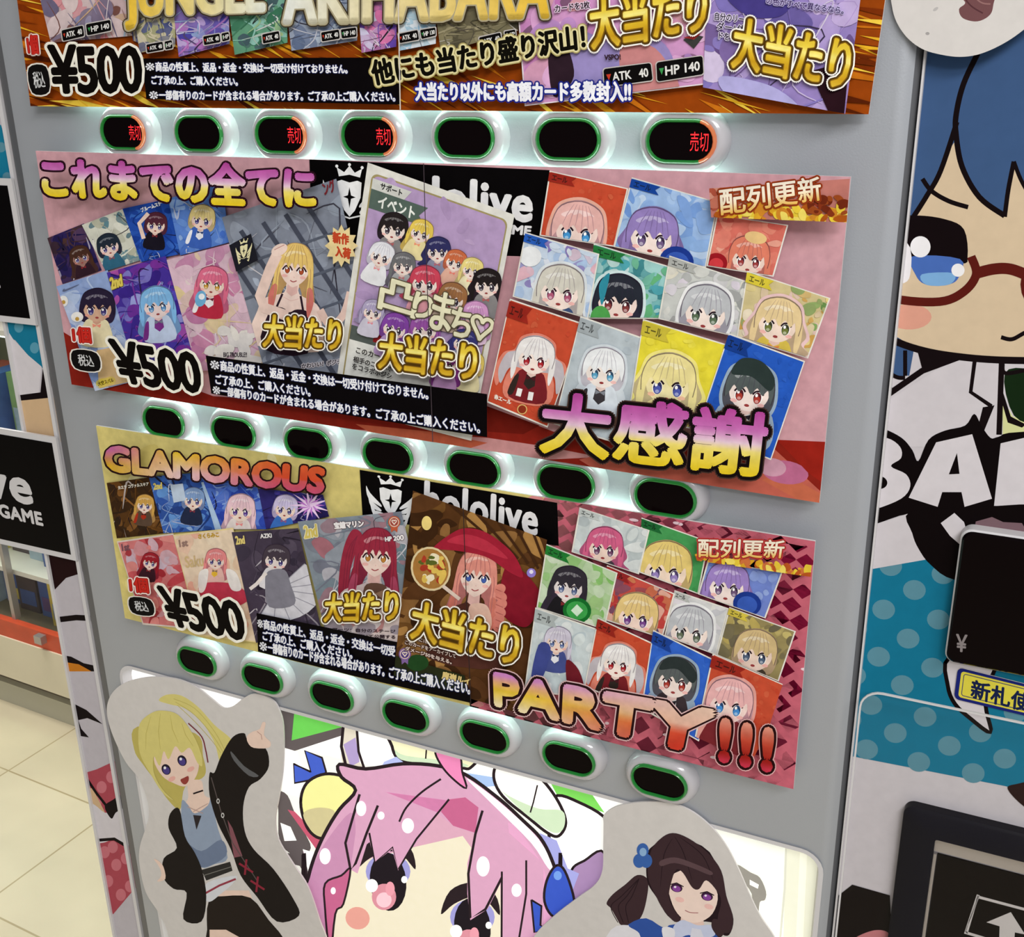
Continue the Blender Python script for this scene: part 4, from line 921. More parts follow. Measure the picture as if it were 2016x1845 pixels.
c3([(1263, 1019), (1396, 1066), (1375, 1170), (1258, 1127)], (70, 150, 84), spots=[(80, 160, 94), (60, 140, 74)], n=26, rs=(3, 8), tagc=(30, 100, 50), seed=82, figs=[dict(cx=1311, cy=1119, s=42, rot=.15, hair=(226, 200, 120), eye=(150, 130, 190), skin=(240, 216, 196), cloth=(226, 220, 226), style='bob')])
c3([(1141, 999), (1279, 1044), (1258, 1131), (1125, 1087)], (196, 204, 204), spots=[(214, 220, 218), (170, 180, 182), (226, 228, 226)], n=34, rs=(7, 18), tagc=(190, 196, 194), seed=81, figs=[dict(cx=1190, cy=1076, s=30, rot=.15, hair=(206, 96, 134), eye=(110, 70, 100), skin=SK, cloth=(70, 60, 70), style='wavy')])
c3([(1393, 1104), (1541, 1126), (1507, 1218), (1374, 1170)], (110, 130, 200), spots=[(80, 104, 190), (150, 170, 220), (130, 150, 210)], n=34, rs=(7, 18), seed=83, figs=[dict(cx=1432, cy=1152, s=35, rot=.15, hair=(156, 130, 196), eye=(110, 84, 120), skin=(238, 220, 214), cloth=(226, 220, 214), trim=(36, 36, 50), style='wavy')],
   extra=lambda A: (A.poly(ell(1471, 1189, 28, 24, .2), (30, 56, 140)), A.poly(ell(1471, 1191, 20, 17, .2), (56, 90, 180))))
c3([(1328, 1162), (1435, 1198), (1410, 1290), (1308, 1252)], (206, 206, 206), spots=[(222, 220, 214), (190, 190, 196), (226, 220, 226)], n=26, rs=(6, 14), tagc=(180, 182, 178), seed=86, figs=[dict(cx=1358, cy=1240, s=37, rot=.2, hair=(190, 192, 196), eye=(100, 110, 90), skin=(240, 222, 212), cloth=(50, 50, 56), rim=(232, 232, 232), style='bob')])
c3([(1436, 1195), (1567, 1243), (1533, 1342), (1410, 1290)], (150, 136, 90), spots=[(110, 100, 70), (190, 170, 90), (90, 84, 70), (214, 196, 120)], n=44, rs=(6, 16), tagc=(206, 186, 70), seed=87, figs=[dict(cx=1487, cy=1284, s=35, rot=.2, hair=(206, 180, 130), eye=(80, 96, 120), skin=(232, 206, 190), cloth=(70, 60, 50), style='bob')])
c3([(1195, 1113), (1329, 1169), (1304, 1257), (1188, 1220)], (196, 80, 70), spots=[(214, 120, 90), (170, 40, 50), (226, 190, 170), (200, 150, 90), (60, 70, 120)], n=46, rs=(5, 14), tagc=(150, 40, 40), seed=85, figs=[dict(cx=1253, cy=1212, s=35, rot=.2, hair=(226, 196, 130), eye=(120, 70, 140), skin=(242, 214, 200), cloth=(40, 34, 44), style='bob')])
c3([(1076, 1071), (1216, 1128), (1190, 1240), (1056, 1197)], (170, 200, 150), spots=[(150, 190, 120), (200, 214, 190), (120, 180, 90), (214, 222, 206)], n=44, rs=(7, 18), tagc=(34, 120, 50), seed=84, figs=[dict(cx=1120, cy=1152, s=29, rot=.2, hair=(50, 46, 54), eye=(96, 110, 150), skin=(226, 216, 214), cloth=(30, 28, 32), style='long')],
   extra=lambda A: (A.poly(ell(1136, 1202, 28, 25, .2), (24, 110, 44)), A.poly(ell(1136, 1202, 21, 18, .2), (60, 160, 76)), A.poly([(1136, 1190), (1148, 1202), (1136, 1214), (1124, 1202)], (206, 232, 206))))
c3([(1054, 1196), (1181, 1240), (1152, 1375), (1032, 1360)], (196, 206, 208), spots=[(214, 222, 222), (176, 190, 196), (222, 226, 224)], n=34, rs=(7, 18), tagc=(170, 178, 178), seed=88, figs=[dict(cx=1098, cy=1262, s=22, rot=.15, hair=(206, 200, 216), eye=(90, 110, 160), skin=SK, cloth=(70, 80, 140), trim=(226, 226, 232), style='long')], extra=lambda A: (A.poly(spline([(1060, 1270), (1084, 1275), (1070, 1330), (1045, 1345)], 4), (64, 74, 140)), A.poly(spline([(1115, 1300), (1140, 1320), (1150, 1365), (1120, 1360)], 4), (110, 30, 40))))
c3([(1177, 1216), (1300, 1273), (1262, 1400), (1150, 1352)], RED, spots=[(206, 98, 66), (188, 66, 44)], n=36, rs=(2, 6), tagc=(150, 40, 30), seed=89, figs=[dict(cx=1217, cy=1304, s=28, rot=.2, hair=(232, 228, 226), eye=(170, 40, 46), skin=(244, 226, 216), cloth=(120, 34, 40), rim=(220, 130, 110), style='tails', trim=(50, 40, 36))])
c3([(1286, 1240), (1419, 1305), (1376, 1460), (1262, 1395)], (52, 100, 200), spots=[(62, 112, 208), (44, 90, 190)], n=36, rs=(3, 9), tagc=(30, 66, 150), seed=90, figs=[dict(cx=1330, cy=1338, s=34, rot=.2, hair=(90, 96, 96), eye=(170, 60, 50), skin=(238, 220, 212), cloth=(60, 50, 54), rim=(150, 170, 190), style='bob', trim=(214, 210, 206))],
   extra=lambda A: (A.poly(spline([(1298, 1318), (1315, 1294), (1350, 1300), (1372, 1328), (1362, 1345), (1334, 1318)]), (44, 52, 52)),))
c3([(1403, 1287), (1541, 1347), (1513, 1434), (1480, 1500), (1368, 1450)], (196, 78, 52), spots=[(204, 96, 66), (190, 66, 44)], n=36, rs=(2, 6), tagc=(150, 40, 30), seed=91, figs=[dict(cx=1436, cy=1384, s=38, rot=.2, hair=(230, 176, 176), eye=(70, 140, 210), skin=(240, 212, 204), cloth=(120, 40, 46), rim=(224, 160, 150), style='bob')])
def fire3(A):
    fr = [(1361, 1072), (1598, 1113), (1596, 1136), (1372, 1104)]; A.clip = fr; f = homog(fr)
    A.blobs([f(0, .5), f(1, .35), f(1, 1), f(0, 1)], [(226, 196, 60), (214, 160, 40), (236, 214, 100), (180, 84, 34), (200, 110, 60)], 70, 4, 9, 6); A.clip = None
    A.text('配列更新', [(1375, 1061), (1546, 1064), (1541, 1099), (1375, 1097)], stops((0, (236, 224, 206)), (.55, (240, 226, 200)), (1, (226, 176, 80))), bold=.8, out=((4.0, (190, 60, 60)), (2.4, (140, 36, 24))))
k = lettering(p3, YP, k, 'update_banner', fire3)
k = price(p3, YP, k, [(310, 1155), (470, 1184), (484, 1262), (337, 1230)], [(254, 1137), (289, 1139), (293, 1168), (257, 1165)], [(260, 1180), (293, 1184), (297, 1208), (264, 1204)], 3.0)
k = jackpot(p3, YP, k, [(642, 1170), (784, 1162), (782, 1222), (638, 1224)], .7)
k = jackpot(p3, YP, k, [(816, 1182), (1024, 1236), (1016, 1312), (808, 1256)], .88)
RB = lambda u, v: tuple(round(x, 1) for x in (mix(mix((190, 96, 160), (206, 160, 40), min(1, max(0, v*1.5-.2))), mix((226, 190, 60), (226, 190, 190), min(1, v*1.2)), min(1, u*3)) if u < .33 else mix(mix((226, 190, 60), (226, 196, 196), min(1, v*1.3)), mix((210, 90, 50), (200, 60, 40) if v < .6 else (196, 80, 110), v), min(1, (u-.33)*2.2))))
k = lettering(p3, YP, k, 'title_lettering', lambda A: A.text('GLAMOROUS', [(208, 879), (638, 924), (634, 970), (211, 925)], RB, bold=4.0, out=((7.4, (40, 18, 20)),), bands=10))
RP = lambda u, v: tuple(round(x, 1) for x in mix(stops((0, (200, 130, 190)), (.25, (224, 170, 120)), (.5, (226, 190, 60)), (1, (232, 214, 170)))(0, v), stops((0, (226, 190, 170)), (.4, (226, 180, 160)), (.65, (204, 74, 50)), (1, (196, 56, 40)))(0, v), min(1, max(0, u*1.5-.35))))
def party(A):
    A.text('PARTY', [(974, 1328), (1404, 1404), (1385, 1482), (976, 1386)], RP, bold=5.6, out=((13.5, (216, 180, 180)), (11.2, (40, 18, 20))), bands=12, space=1.04)
    R3 = stops((0, (216, 140, 120)), (.4, (190, 70, 50)), (.8, (150, 30, 24)), (1, (190, 50, 70)))
    for j in range(3):
        x, y = 1414+j*42, 1414+j*9
        A.text('!', [(x+9, y+4), (x+21, y+6), (x+17, y+84), (x+5, y+82)], R3, bold=6.2, out=((13, (216, 170, 170)), (11, (40, 14, 16))), bands=12)
k = lettering(p3, YP, k, 'title_lettering', party)
k = lettering(p3, YP, k, 'sheet_seam', lambda A: A.line([(912, 1000), (919, 1200), (927, 1389)], 1.6, (50, 40, 40)))
# ================================================================== vinyl on the machine's front, right of the panel
OUT = (20, 12, 14)
A = Art(YW, clip=[(1858, -300), (2700, -420), (2700, 2200), (1600, 2200)])
A.poly([(1500, -400), (2800, -400), (2800, 2300), (1500, 2300)], (196, 190, 194))
# plain cartoon face with blue hair
A.poly([(1700, -200), (2700, -300), (2700, 470), (1700, 470)], (60, 86, 126))
A.poly(spline([(1879, 280), (1893, 326), (1918, 372), (1950, 405), (1978, 426), (1986, 376), (1997, 322), (2014, 362), (2050, 424), (2120, 430), (2330, 470), (2330, 640), (2200, 705), (2016, 709), (1893, 702), (1795, 683), (1720, 640), (1700, 520), (1700, 470), (1799, 424), (1850, 345)], 4), (206, 184, 154))
A.poly(ell(1790, 624, 44, 25), (212, 152, 132))
for pts, wd in (([(1925, 105), (1897, 165), (1883, 222), (1882, 262), (1894, 328), (1928, 388), (1978, 425)], 11), ([(1884, 240), (1852, 336), (1825, 385), (1799, 426)], 10),
                ([(1978, 427), (1985, 374), (1996, 318)], 9), ([(1996, 318), (2014, 362), (2055, 428)], 8), ([(1816, 352), (1834, 376), (1868, 396), (1906, 408)], 9)):
    A.line(spline(pts, 6, closed=False), wd, OUT)
A.poly([(1700, 650), (1760, 660), (1800, 684), (1790, 740), (1757, 735), (1735, 720)], (60, 86, 126))
A.poly(spline([(1700, 470), (1710, 430), (1800, 424), (1862, 432), (1898, 452), (1905, 505), (1890, 520), (1780, 520), (1700, 510)], 4), (18, 10, 12))
A.poly(spline([(1796, 505), (1890, 510), (1888, 545), (1868, 560), (1822, 560), (1802, 540)], 4), (70, 104, 176))
A.poly(spline([(1815, 540), (1878, 538), (1870, 560), (1824, 561)], 4), (120, 166, 210))
A.poly(ell(1812, 486, 20, 21), (232, 230, 232)); A.poly(ell(1886, 532, 13, 13), (232, 230, 232)); A.poly(spline([(1700, 470), (1784, 475), (1792, 540), (1770, 560), (1700, 560)], 4), (226, 222, 224))
A.line(spline([(1680, 560), (1760, 588), (1850, 594), (1898, 574), (1922, 540), (1912, 505)], 6, closed=False), 17, (88, 26, 20))
A.line(spline([(1916, 540), (1955, 530), (1990, 530), (2030, 545)], 6, closed=False), 22, (88, 26, 20))
A.line(ell(2110, 560, 92, 70, n=30), 18, (88, 26, 20), closed=True)
A.poly(ell(2110, 520, 52, 62), (18, 10, 12)); A.poly(ell(2110, 546, 40, 34), (70, 104, 176)); A.poly(ell(2090, 495, 18, 20), (232, 230, 232))
A.line(spline([(1971, 664), (1992, 668), (2016, 656), (2050, 640)], 6, closed=False), 8, OUT)
A.poly([(1600, 740), (1746, 790), (1880, 705), (2200, 712), (2400, 640), (2700, 700), (2700, 880), (1600, 880)], (200, 194, 198))
A.poly([(1700, 650), (1757, 676), (1782, 690), (1780, 745), (1750, 732), (1700, 700)], (60, 86, 126))
A.line(spline([(1690, 640), (1795, 684), (1893, 703), (2016, 710), (2200, 706), (2330, 640)], 8, closed=False), 14, OUT)
A.poly([(1806, 690), (1880, 706), (1868, 716), (1816, 728)], OUT)
A.line([(1782, 690), (1782, 740)], 8, OUT); A.line(spline([(1740, 726), (1764, 742), (1782, 744)], 5, closed=False), 8, OUT)
A.line([(1735, 786), (1816, 730), (1886, 704)], 12, OUT)
A.line([(1919, 710), (1911, 772), (1952, 800)], 8, OUT); A.poly([(1935, 802), (1958, 798), (1936, 852), (1924, 846)], OUT)
A.poly([(1974, 785), (1994, 820), (2030, 830), (2030, 850), (1974, 856)], (206, 208, 150)); A.line([(1972, 712), (1967, 856)], 11, OUT)
A.poly(spline([(1978, 735), (2030, 728), (2080, 760), (2050, 830), (1996, 818)], 4), (20, 38, 18)); A.line(spline([(1974, 716), (1980, 735), (2030, 726)], 5, closed=False), 8, OUT)
A.poly([(1974, 770), (1990, 820), (2020, 836), (2012, 842), (1984, 832), (1972, 790)], OUT)
# big letters on black
A.poly(spline([(1700, 840), (1738, 844), (1775, 862), (1796, 886), (1808, 908), (1828, 866), (1860, 848), (1900, 838), (1918, 815), (1932, 838), (1950, 862), (1966, 860), (2016, 850), (2300, 846), (2300, 1060), (2000, 1050), (1850, 1030), (1790, 1012), (1717, 1034), (1690, 1030)], 4), (14, 8, 9))
A.poly(spline([(1690, 858), (1745, 862), (1772, 880), (1774, 902), (1754, 918), (1784, 934), (1792, 958), (1774, 982), (1722, 1003), (1690, 1006)], 4), (206, 200, 204))
A.poly(ell(1730, 950, 17, 13, .1), (14, 8, 9)); A.poly(ell(1724, 893, 12, 9), (14, 8, 9))
A.poly([(1843, 871), (1914, 855), (1953, 982), (1899, 998), (1893, 969), (1855, 969), (1846, 998), (1789, 980)], (206, 200, 204)); A.poly([(1884, 892), (1889, 933), (1868, 934)], (14, 8, 9))
A.poly([(1970, 873), (2034, 858), (2030, 958), (2110, 958), (2108, 1000), (1957, 996)], (206, 200, 204))
# polka dotted band and tail
A.poly([(1600, 1144), (1708, 1122), (1822, 1102), (2700, 960), (2700, 1740), (1980, 1548), (1672, 1488), (1560, 1462)], (22, 112, 142))
f = lambda x, y: (1600+x*.4581, 1000+y*.4581)
dots_ = [(437, 353), (305, 437), (540, 480), (410, 562), (283, 640), (515, 687), (385, 762), (250, 847), (483, 898), (355, 968), (232, 1038), (587, 1023), (456, 1092), (690, 1140), (825, 1078), (720, 965), (870, 880), (965, 1130), (1060, 1040), (335, 250), (205, 305), (185, 520), (180, 720), (560, 285), (160, 910)]
A.up()
for x, y in dots_: A.poly(ell(*f(x, y), 22.5, 19.5, .15), (88, 136, 152), up=False)
A.clip, cl0 = [(1858, -300), (2700, -420), (2700, 2200), (1600, 2200)], A.clip
A.poly([(1560, 1000), (1717, 1034), (1792, 1010), (1806, 1062), (1822, 1102), (1708, 1122), (1560, 1150)], (200, 194, 198))
A.poly(spline([(1790, 1008), (1796, 1050), (1808, 1080), (1832, 1112), (1880, 1142), (1990, 1150), (2100, 1100), (2100, 1000), (1900, 1000)], 4), (14, 8, 9))
A.poly([(1852, 1030), (1879, 1010), (1898, 1028), (1903, 1046), (1893, 1075), (1870, 1055)], (206, 200, 204))
A.poly([(1921, 1027), (1953, 1018), (1975, 1028), (2012, 1030), (2030, 1062), (1918, 1050)], (118, 92, 98))
A.outl(spline([(1868, 1296), (1866, 1350), (1880, 1386), (1912, 1416), (1950, 1442), (1942, 1400), (1940, 1360), (1960, 1296)], 4), 8, (206, 200, 204), OUT)
A.poly(spline([(1984, 1554), (2000, 1544), (2060, 1540), (2060, 1610), (2016, 1588)], 4), (40, 22, 22))
A.poly([(1610, 1795), (1678, 1742), (1752, 1763), (1760, 1950), (1590, 1950)], (16, 9, 10)); A.poly(spline([(1680, 1850), (1720, 1832), (1750, 1838), (1752, 1870), (1690, 1870)]), (190, 120, 124))
A.build('printed_vinyl', INKV, vm)
# ---- and left of it
A = Art(YW, clip=[to_px(p) for p in ((XLE, YW, 1.82), (xj, YW, 1.82), (xj, YW, .13), (XLE, YW, .13))])
A.poly([(-300, -300), (400, -300), (400, 2100), (-300, 2100)], (186, 180, 186))
A.poly([(-200, 200), (2, 246), (14, 285), (30, 360), (-100, 360)], (26, 116, 146)); A.poly(ell(14, 348, 9), (88, 136, 152)); A.poly(ell(2, 290, 10), (88, 136, 152))
A.poly([(-60, 630), (90, 630), (90, 730), (60, 705), (30, 670)], (26, 116, 146))
for p in ((37, 644), (68, 685)): A.poly(ell(*p, 9, 11), (88, 150, 172))
A.poly([(-20, 640), (12, 646), (26, 668), (56, 700), (82, 722), (76, 778), (30, 778), (-20, 700)], (208, 202, 206))
A.poly([(86, 708), (100, 740), (104, 790), (78, 788)], OUT); A.poly([(24, 750), (38, 778), (84, 772), (84, 788), (30, 792)], OUT)
A.poly([(30, 790), (110, 782), (140, 870), (30, 870)], (204, 172, 134))
A.poly([(80, 1090), (175, 1090), (162, 1128), (130, 1138), (107, 1162), (90, 1150)], (34, 14, 16))
A.line([(100, 1222), (150, 1216), (190, 1218)], 11, OUT)
A.poly([(124, 1290), (140, 1293), (165, 1306), (192, 1312), (196, 1322), (130, 1322)], OUT); A.poly([(130, 1304), (155, 1308), (180, 1322), (130, 1322)], (196, 120, 34))
A.poly([(142, 1384), (170, 1398), (202, 1426), (172, 1414), (154, 1418), (160, 1435), (175, 1452), (150, 1448)], OUT)
A.poly([(160, 1524), (190, 1515), (240, 1492), (300, 1730), (265, 1750), (223, 1800), (200, 1800)], (168, 72, 84))
for p in ((200, 1550), (219, 1530), (190, 1580), (229, 1703), (248, 1690), (206, 1678), (213, 1735), (238, 1762), (256, 1745), (222, 1668)): A.poly(ell(*p, 10, 12), (196, 112, 122))
A.poly([(170, 1552), (182, 1552), (206, 1598), (200, 1640), (180, 1640)], (204, 172, 134)); A.line([(172, 1535), (190, 1562), (212, 1590)], 5, OUT)
A.poly(spline([(180, 1585), (206, 1600), (226, 1596), (244, 1578), (262, 1660), (240, 1662), (222, 1654), (190, 1656)], 4), (208, 202, 206))
A.poly(spline([(206, 1588), (222, 1575), (240, 1566), (244, 1588), (228, 1600), (219, 1612)], 4), OUT); A.line([(185, 1655), (225, 1652), (252, 1668)], 6, OUT)
A.build('printed_vinyl', INKV, vm)

# ================================================================== lit window of the machine
YB = .0098
A = Art(YB, clip=[to_px((x, YB, z)) for x, z in ((wx0-.004, wz1+.004), (wx1+.004, wz1+.004), (wx1+.004, wz0-.004), (wx0-.004, wz0-.004))])
A.poly([(100, 1200), (1700, 1600), (2100, 4200), (-300, 4200)], (236, 238, 228))
A.poly([(240, 1310), (760, 1440), (1200, 1560), (1400, 1620), (1400, 1660), (700, 1500), (240, 1400)], (252, 253, 250))  # brighter upper band: stronger backlight painted into the ink
GR, LN = (92, 84, 84), (40, 30, 34)
A.poly([(575, 1396), (680, 1426), (670, 1434), (573, 1460)], (104, 196, 84)); A.poly([(548, 1392), (580, 1396), (574, 1458), (672, 1432), (680, 1446), (576, 1480), (552, 1484)], GR)
A.poly([(552, 1470), (585, 1480), (600, 1530), (592, 1570), (556, 1560)], (248, 248, 244))
A.poly(spline([(676, 1430), (702, 1434), (708, 1500), (722, 1520), (676, 1516)], 3), (214, 206, 190)); A.poly([(676, 1466), (700, 1452), (708, 1500), (690, 1510)], (168, 150, 196)); A.line([(702, 1430), (706, 1480), (718, 1516)], 5, LN); A.line([(676, 1428), (672, 1470), (682, 1512)], 6, LN)
for pts in ([(548, 1560), (566, 1566), (580, 1600), (600, 1640), (612, 1670), (590, 1690), (552, 1660), (548, 1600)], [(550, 1680), (610, 1690), (612, 1740), (600, 1735), (590, 1705), (552, 1700)]): A.poly(spline(pts, 3), GR)
A.poly([(552, 1620), (572, 1628), (584, 1655), (560, 1656)], (246, 246, 242)); A.poly([(596, 1672), (622, 1680), (612, 1740)], (246, 246, 242))
A.poly([(566, 1594), (580, 1598), (640, 1660), (628, 1680)], (188, 84, 108))
# soft rounded shapes behind the head
A.outl(spline([(776, 1440), (772, 1470), (788, 1496), (840, 1502), (900, 1510), (926, 1512), (930, 1480)], 5), 6, (238, 236, 196), LN); A.poly(spline([(778, 1476), (800, 1488), (900, 1500), (920, 1510), (850, 1504), (790, 1496)], 4), (196, 216, 184)); A.line([(840, 1470), (838, 1494)], 3, LN)
A.poly([(756, 1500), (780, 1490), (800, 1505), (750, 1512)], (170, 180, 226))
A.poly([(1080, 1534), (1160, 1556), (1190, 1600), (1100, 1572)], (120, 206, 90))
A.outl(spline([(1090, 1570), (1140, 1580), (1200, 1620), (1230, 1700), (1200, 1760), (1110, 1720), (1080, 1640)], 5), 6, (250, 250, 248), LN)
A.outl(spline([(1126, 1712), (1150, 1695), (1190, 1680), (1200, 1790), (1140, 1790), (1124, 1750)], 5), 5, (160, 130, 170), LN)
A.poly([(1062, 1640), (1096, 1655), (1118, 1710), (1140, 1720), (1125, 1760), (1090, 1710)], (158, 160, 216)); A.poly([(920, 1522), (970, 1530), (974, 1548), (950, 1550)], (160, 186, 226))
A.outl(spline([(984, 1502), (972, 1530), (990, 1568), (1040, 1610), (1078, 1640), (1100, 1646), (1114, 1620), (1100, 1580), (1068, 1536), (1030, 1508)], 5), 6, (250, 250, 244), LN)
A.poly(spline([(976, 1545), (1000, 1566), (1060, 1592), (1106, 1596), (1112, 1622), (1100, 1640), (1074, 1632), (1020, 1590)], 4), (196, 216, 184)); A.line([(1058, 1546), (1050, 1580), (1044, 1600)], 3, LN)
# plain ball and ribbon shapes at the left
A.outl([(578, 1504), (612, 1520), (600, 1478), (634, 1492), (642, 1520), (632, 1532), (580, 1542)], 4, (66, 92, 190), LN)
A.outl(spline([(592, 1580), (604, 1542), (640, 1524), (682, 1532), (700, 1560), (672, 1600), (650, 1640), (628, 1650), (604, 1628)], 5), 6, (228, 226, 150), LN); A.poly(spline([(598, 1600), (630, 1590), (660, 1600), (640, 1640), (626, 1646), (606, 1626)], 4), (196, 186, 140))
# hair dome, face, plain eyes
PK, PK2, PK3, FC = (204, 154, 182), (188, 134, 168), (186, 96, 134), (224, 216, 192)
dome = [(600, 3300), (596, 1800), (604, 1741), (618, 1690), (640, 1640), (668, 1594), (700, 1556), (672, 1530), (668, 1505), (720, 1514), (793, 1504), (862, 1508), (918, 1526), (984, 1574), (1030, 1616), (1064, 1650), (1086, 1692), (1100, 1740), (1104, 1800), (1100, 3300)]
A.poly(spline(dome, 3), PK)
A.poly(spline([(604, 1760), (612, 1715), (640, 1660), (690, 1600), (700, 1640), (690, 1710), (665, 1780), (650, 1850), (600, 1900)], 4), PK2)
A.poly(spline([(1000, 1620), (1060, 1690), (1080, 1760), (1080, 1900), (1020, 1900), (1030, 1760)], 4), (216, 158, 192))
A.poly(spline([(918, 1532), (984, 1580), (1060, 1652), (1090, 1712), (1078, 1708), (1046, 1660), (976, 1590)], 4), (248, 244, 246))
A.line(spline(dome, 4), 7, LN, closed=True)
A.outl(spline([(857, 1478), (880, 1470), (905, 1486), (910, 1520), (918, 1552), (890, 1532), (868, 1506)], 4), 4, (222, 130, 176), LN)
A.poly([(690, 1712), (730, 1690), (815, 1668), (911, 1646), (932, 1672), (1000, 1740), (1010, 3300), (656, 3300), (655, 1814), (670, 1775)], FC)
A.poly([(868, 1598), (884, 1574), (916, 1570), (942, 1590), (936, 1640), (892, 1626)], PK3)
A.poly([(815, 1668), (862, 1602), (892, 1626), (936, 1642), (930, 1672), (911, 1646)], (206, 158, 178))
for cx, cy in ((764, 1736), (930, 1826)):
    A.poly(spline([(cx-62, cy-26), (cx-44, cy-72), (cx, cy-88), (cx+44, cy-66), (cx+54, cy-24), (cx+30, cy-50), (cx, cy-60), (cx-36, cy-46)], 4), LN)
    A.poly(ell(cx, cy-20, 44, 36), (150, 148, 204)); A.poly(ell(cx, cy, 36, 58, -.1), (30, 24, 30)); A.poly(ell(cx-8, cy+30, 24, 26), (206, 136, 150)); A.poly(ell(cx-8, cy+36, 15, 15), (232, 190, 200))
    A.poly(ell(cx-32, cy+8, 12, 13), (250, 250, 248)); A.poly(ell(cx+32, cy-4, 6, 7), (250, 250, 248)); A.poly(ell(cx+4, cy+14, 9, 14), (222, 150, 164))
A.poly(ell(704, 1808, 24, 22, .3), (216, 152, 140))
bl = [(700, 1640), (760, 1560), (862, 1600), (880, 1576), (820, 1650), (784, 1714), (772, 1672), (738, 1698), (726, 1650), (704, 1720), (690, 1712)]
A.poly(bl, PK); A.line([(884, 1574), (820, 1652), (784, 1712), (773, 1668), (738, 1698), (727, 1640)], 4, LN); A.line([(744, 1586), (722, 1640), (700, 1700), (690, 1712), (680, 1660), (708, 1564)], 5, LN)
A.line(spline([(868, 1534), (830, 1560), (800, 1590), (786, 1618)], 5, closed=False), 4, LN)
br = [(936, 1640), (980, 1620), (1070, 1700), (1080, 3300), (1010, 3300), (985, 1740), (960, 1790), (926, 1812), (920, 1760), (920, 1700)]
A.poly(br, PK); A.line([(950, 1596), (936, 1642), (922, 1720), (926, 1808), (956, 1790), (988, 1728)], 5, LN); A.line([(988, 1716), (982, 3300)], 4, LN); A.line([(1036, 1694), (1036, 1760), (1020, 1860)], 4, LN)
A.outl(spline([(690, 1712), (672, 1724), (640, 1740), (640, 1790), (646, 1860), (650, 1900), (660, 1800), (676, 1780)], 4), 4, PK3, LN)
A.up()
for x, y, rx, ry in ((711, 1592, 10, 15), (750, 1606, 7, 8), (803, 1626, 12, 15), (640, 1686, 11, 16), (951, 1706, 13, 20), (1017, 1753, 10, 13), (656, 1754, 5, 7)): A.poly(ell(x, y, rx, ry), (244, 238, 240), up=False)
A.outl(spline([(1094, 1705), (1112, 1715), (1130, 1770), (1124, 1800), (1090, 1805), (1072, 1775), (1076, 1735)], 5), 5, (56, 84, 184), LN); A.outl([(1046, 1772), (1066, 1784), (1064, 1822), (1078, 1830), (1052, 1836)], 4, (56, 84, 184), LN); A.poly(ell(1098, 1724, 8, 9), (110, 150, 220))
# grey letter pieces and the light box's side at the right, its dimmer light painted in
A.poly(spline([(1450, 1702), (1478, 1718), (1496, 1728), (1508, 1755), (1506, 1772), (1496, 1776), (1492, 1800), (1480, 1790), (1480, 1760), (1460, 1730)], 3), (140, 136, 128)); A.poly([(1476, 1732), (1494, 1742), (1492, 1750), (1476, 1742)], (246, 246, 238))
A.poly([(1548, 1660), (1700, 1690), (1700, 2300), (1530, 2300), (1545, 1750)], (222, 222, 202)); A.line([(1548, 1660), (1545, 1750), (1536, 1850), (1520, 2150)], 4, (206, 206, 190)); A.line([(1582, 1680), (1574, 1850)], 14, (234, 234, 216))
A.build('backlit_panel', INKB, vm)['label'] = 'white lit panel printed with a pink haired cartoon head'

# ================================================================== payment side of the machine
def slab(x0, x1, z0, z1, y0, y1, r, mt, name, parent, cham=.0015):
    mb = MB()
    mb.rings([[(p[0], y1, p[1]) for p in rr(x0, x1, z0, z1, r)], [(p[0], y0+cham, p[1]) for p in rr(x0, x1, z0, z1, r)], [(p[0], y0, p[1]) for p in rr(x0+cham, x1-cham, z0+cham, z1-cham, max(r-cham, .0005))]], cap0=True, cap1=True)
    return mb.build(name, mt, parent, smooth=True)
pt = at(1893, 1046, -.002); pb = at(1864, 1303, -.002); dx0 = (pt.x+pb.x)/2
slab(dx0-.0012, dx0+.1512, pb.z-.0012, pt.z+.0012, .0, YW+.001, .0078, M['edge'], 'display_rim', vm)
disp = slab(dx0, dx0+.15, pb.z, pt.z, -.002, .004, .007, M['lens'], 'payment_display', vm)
A = Art(-.002); A.text('￥', [(1883, 1249), (1904, 1251), (1903, 1284), (1882, 1282)], (130, 122, 122), bold=1.0); A.build('yen_mark', INKV, disp)
# bill slot
fa, fb = at(1777, 1586, .002), at(1751, 1845, .002); bx = (fa.x+fb.x)/2; bzt = fa.z
b = MB(); W_, H_ = .2, .25
ring_o = [(p[0], p[1]) for p in rr(bx, bx+W_, bzt-H_, bzt, .008)]
ring_i = [(p[0], p[1]) for p in rr(bx+.026, bx+W_-.026, bzt-H_+.02, bzt-.024, .002)]
b.rings([[(x, YW, z) for x, z in ring_o], [(x, .004, z) for x, z in ring_o], [(x+(.0025 if x < bx+.1 else -.0025), .0015, z+(.0025 if z < bzt-.1 else -.0025)) for x, z in ring_o], [(x, .0015, z) for x, z in ring_i], [(x, YW-.0005, z) for x, z in ring_i]])
slot = b.build('bill_slot', M['frame'], vm, smooth=True)
b = MB(); b.box(bx+.026, bx+W_-.026, .0085, YW-.0006, bzt-.040, bzt-.0245); b.build('steel_bar', M['steel'], slot)
b = MB(); b.box(bx+.0262, bx+.0285, .0085, YW-.0006, bzt-H_+.0205, bzt-.043); b.build('guide_rail', M['steel'], slot)
b = MB(); b.box(bx+.029, bx+W_-.0265, .0095, YW-.0006, bzt-H_+.0205, bzt-.043); shp = b.build('slot_door', M['lens'], slot)
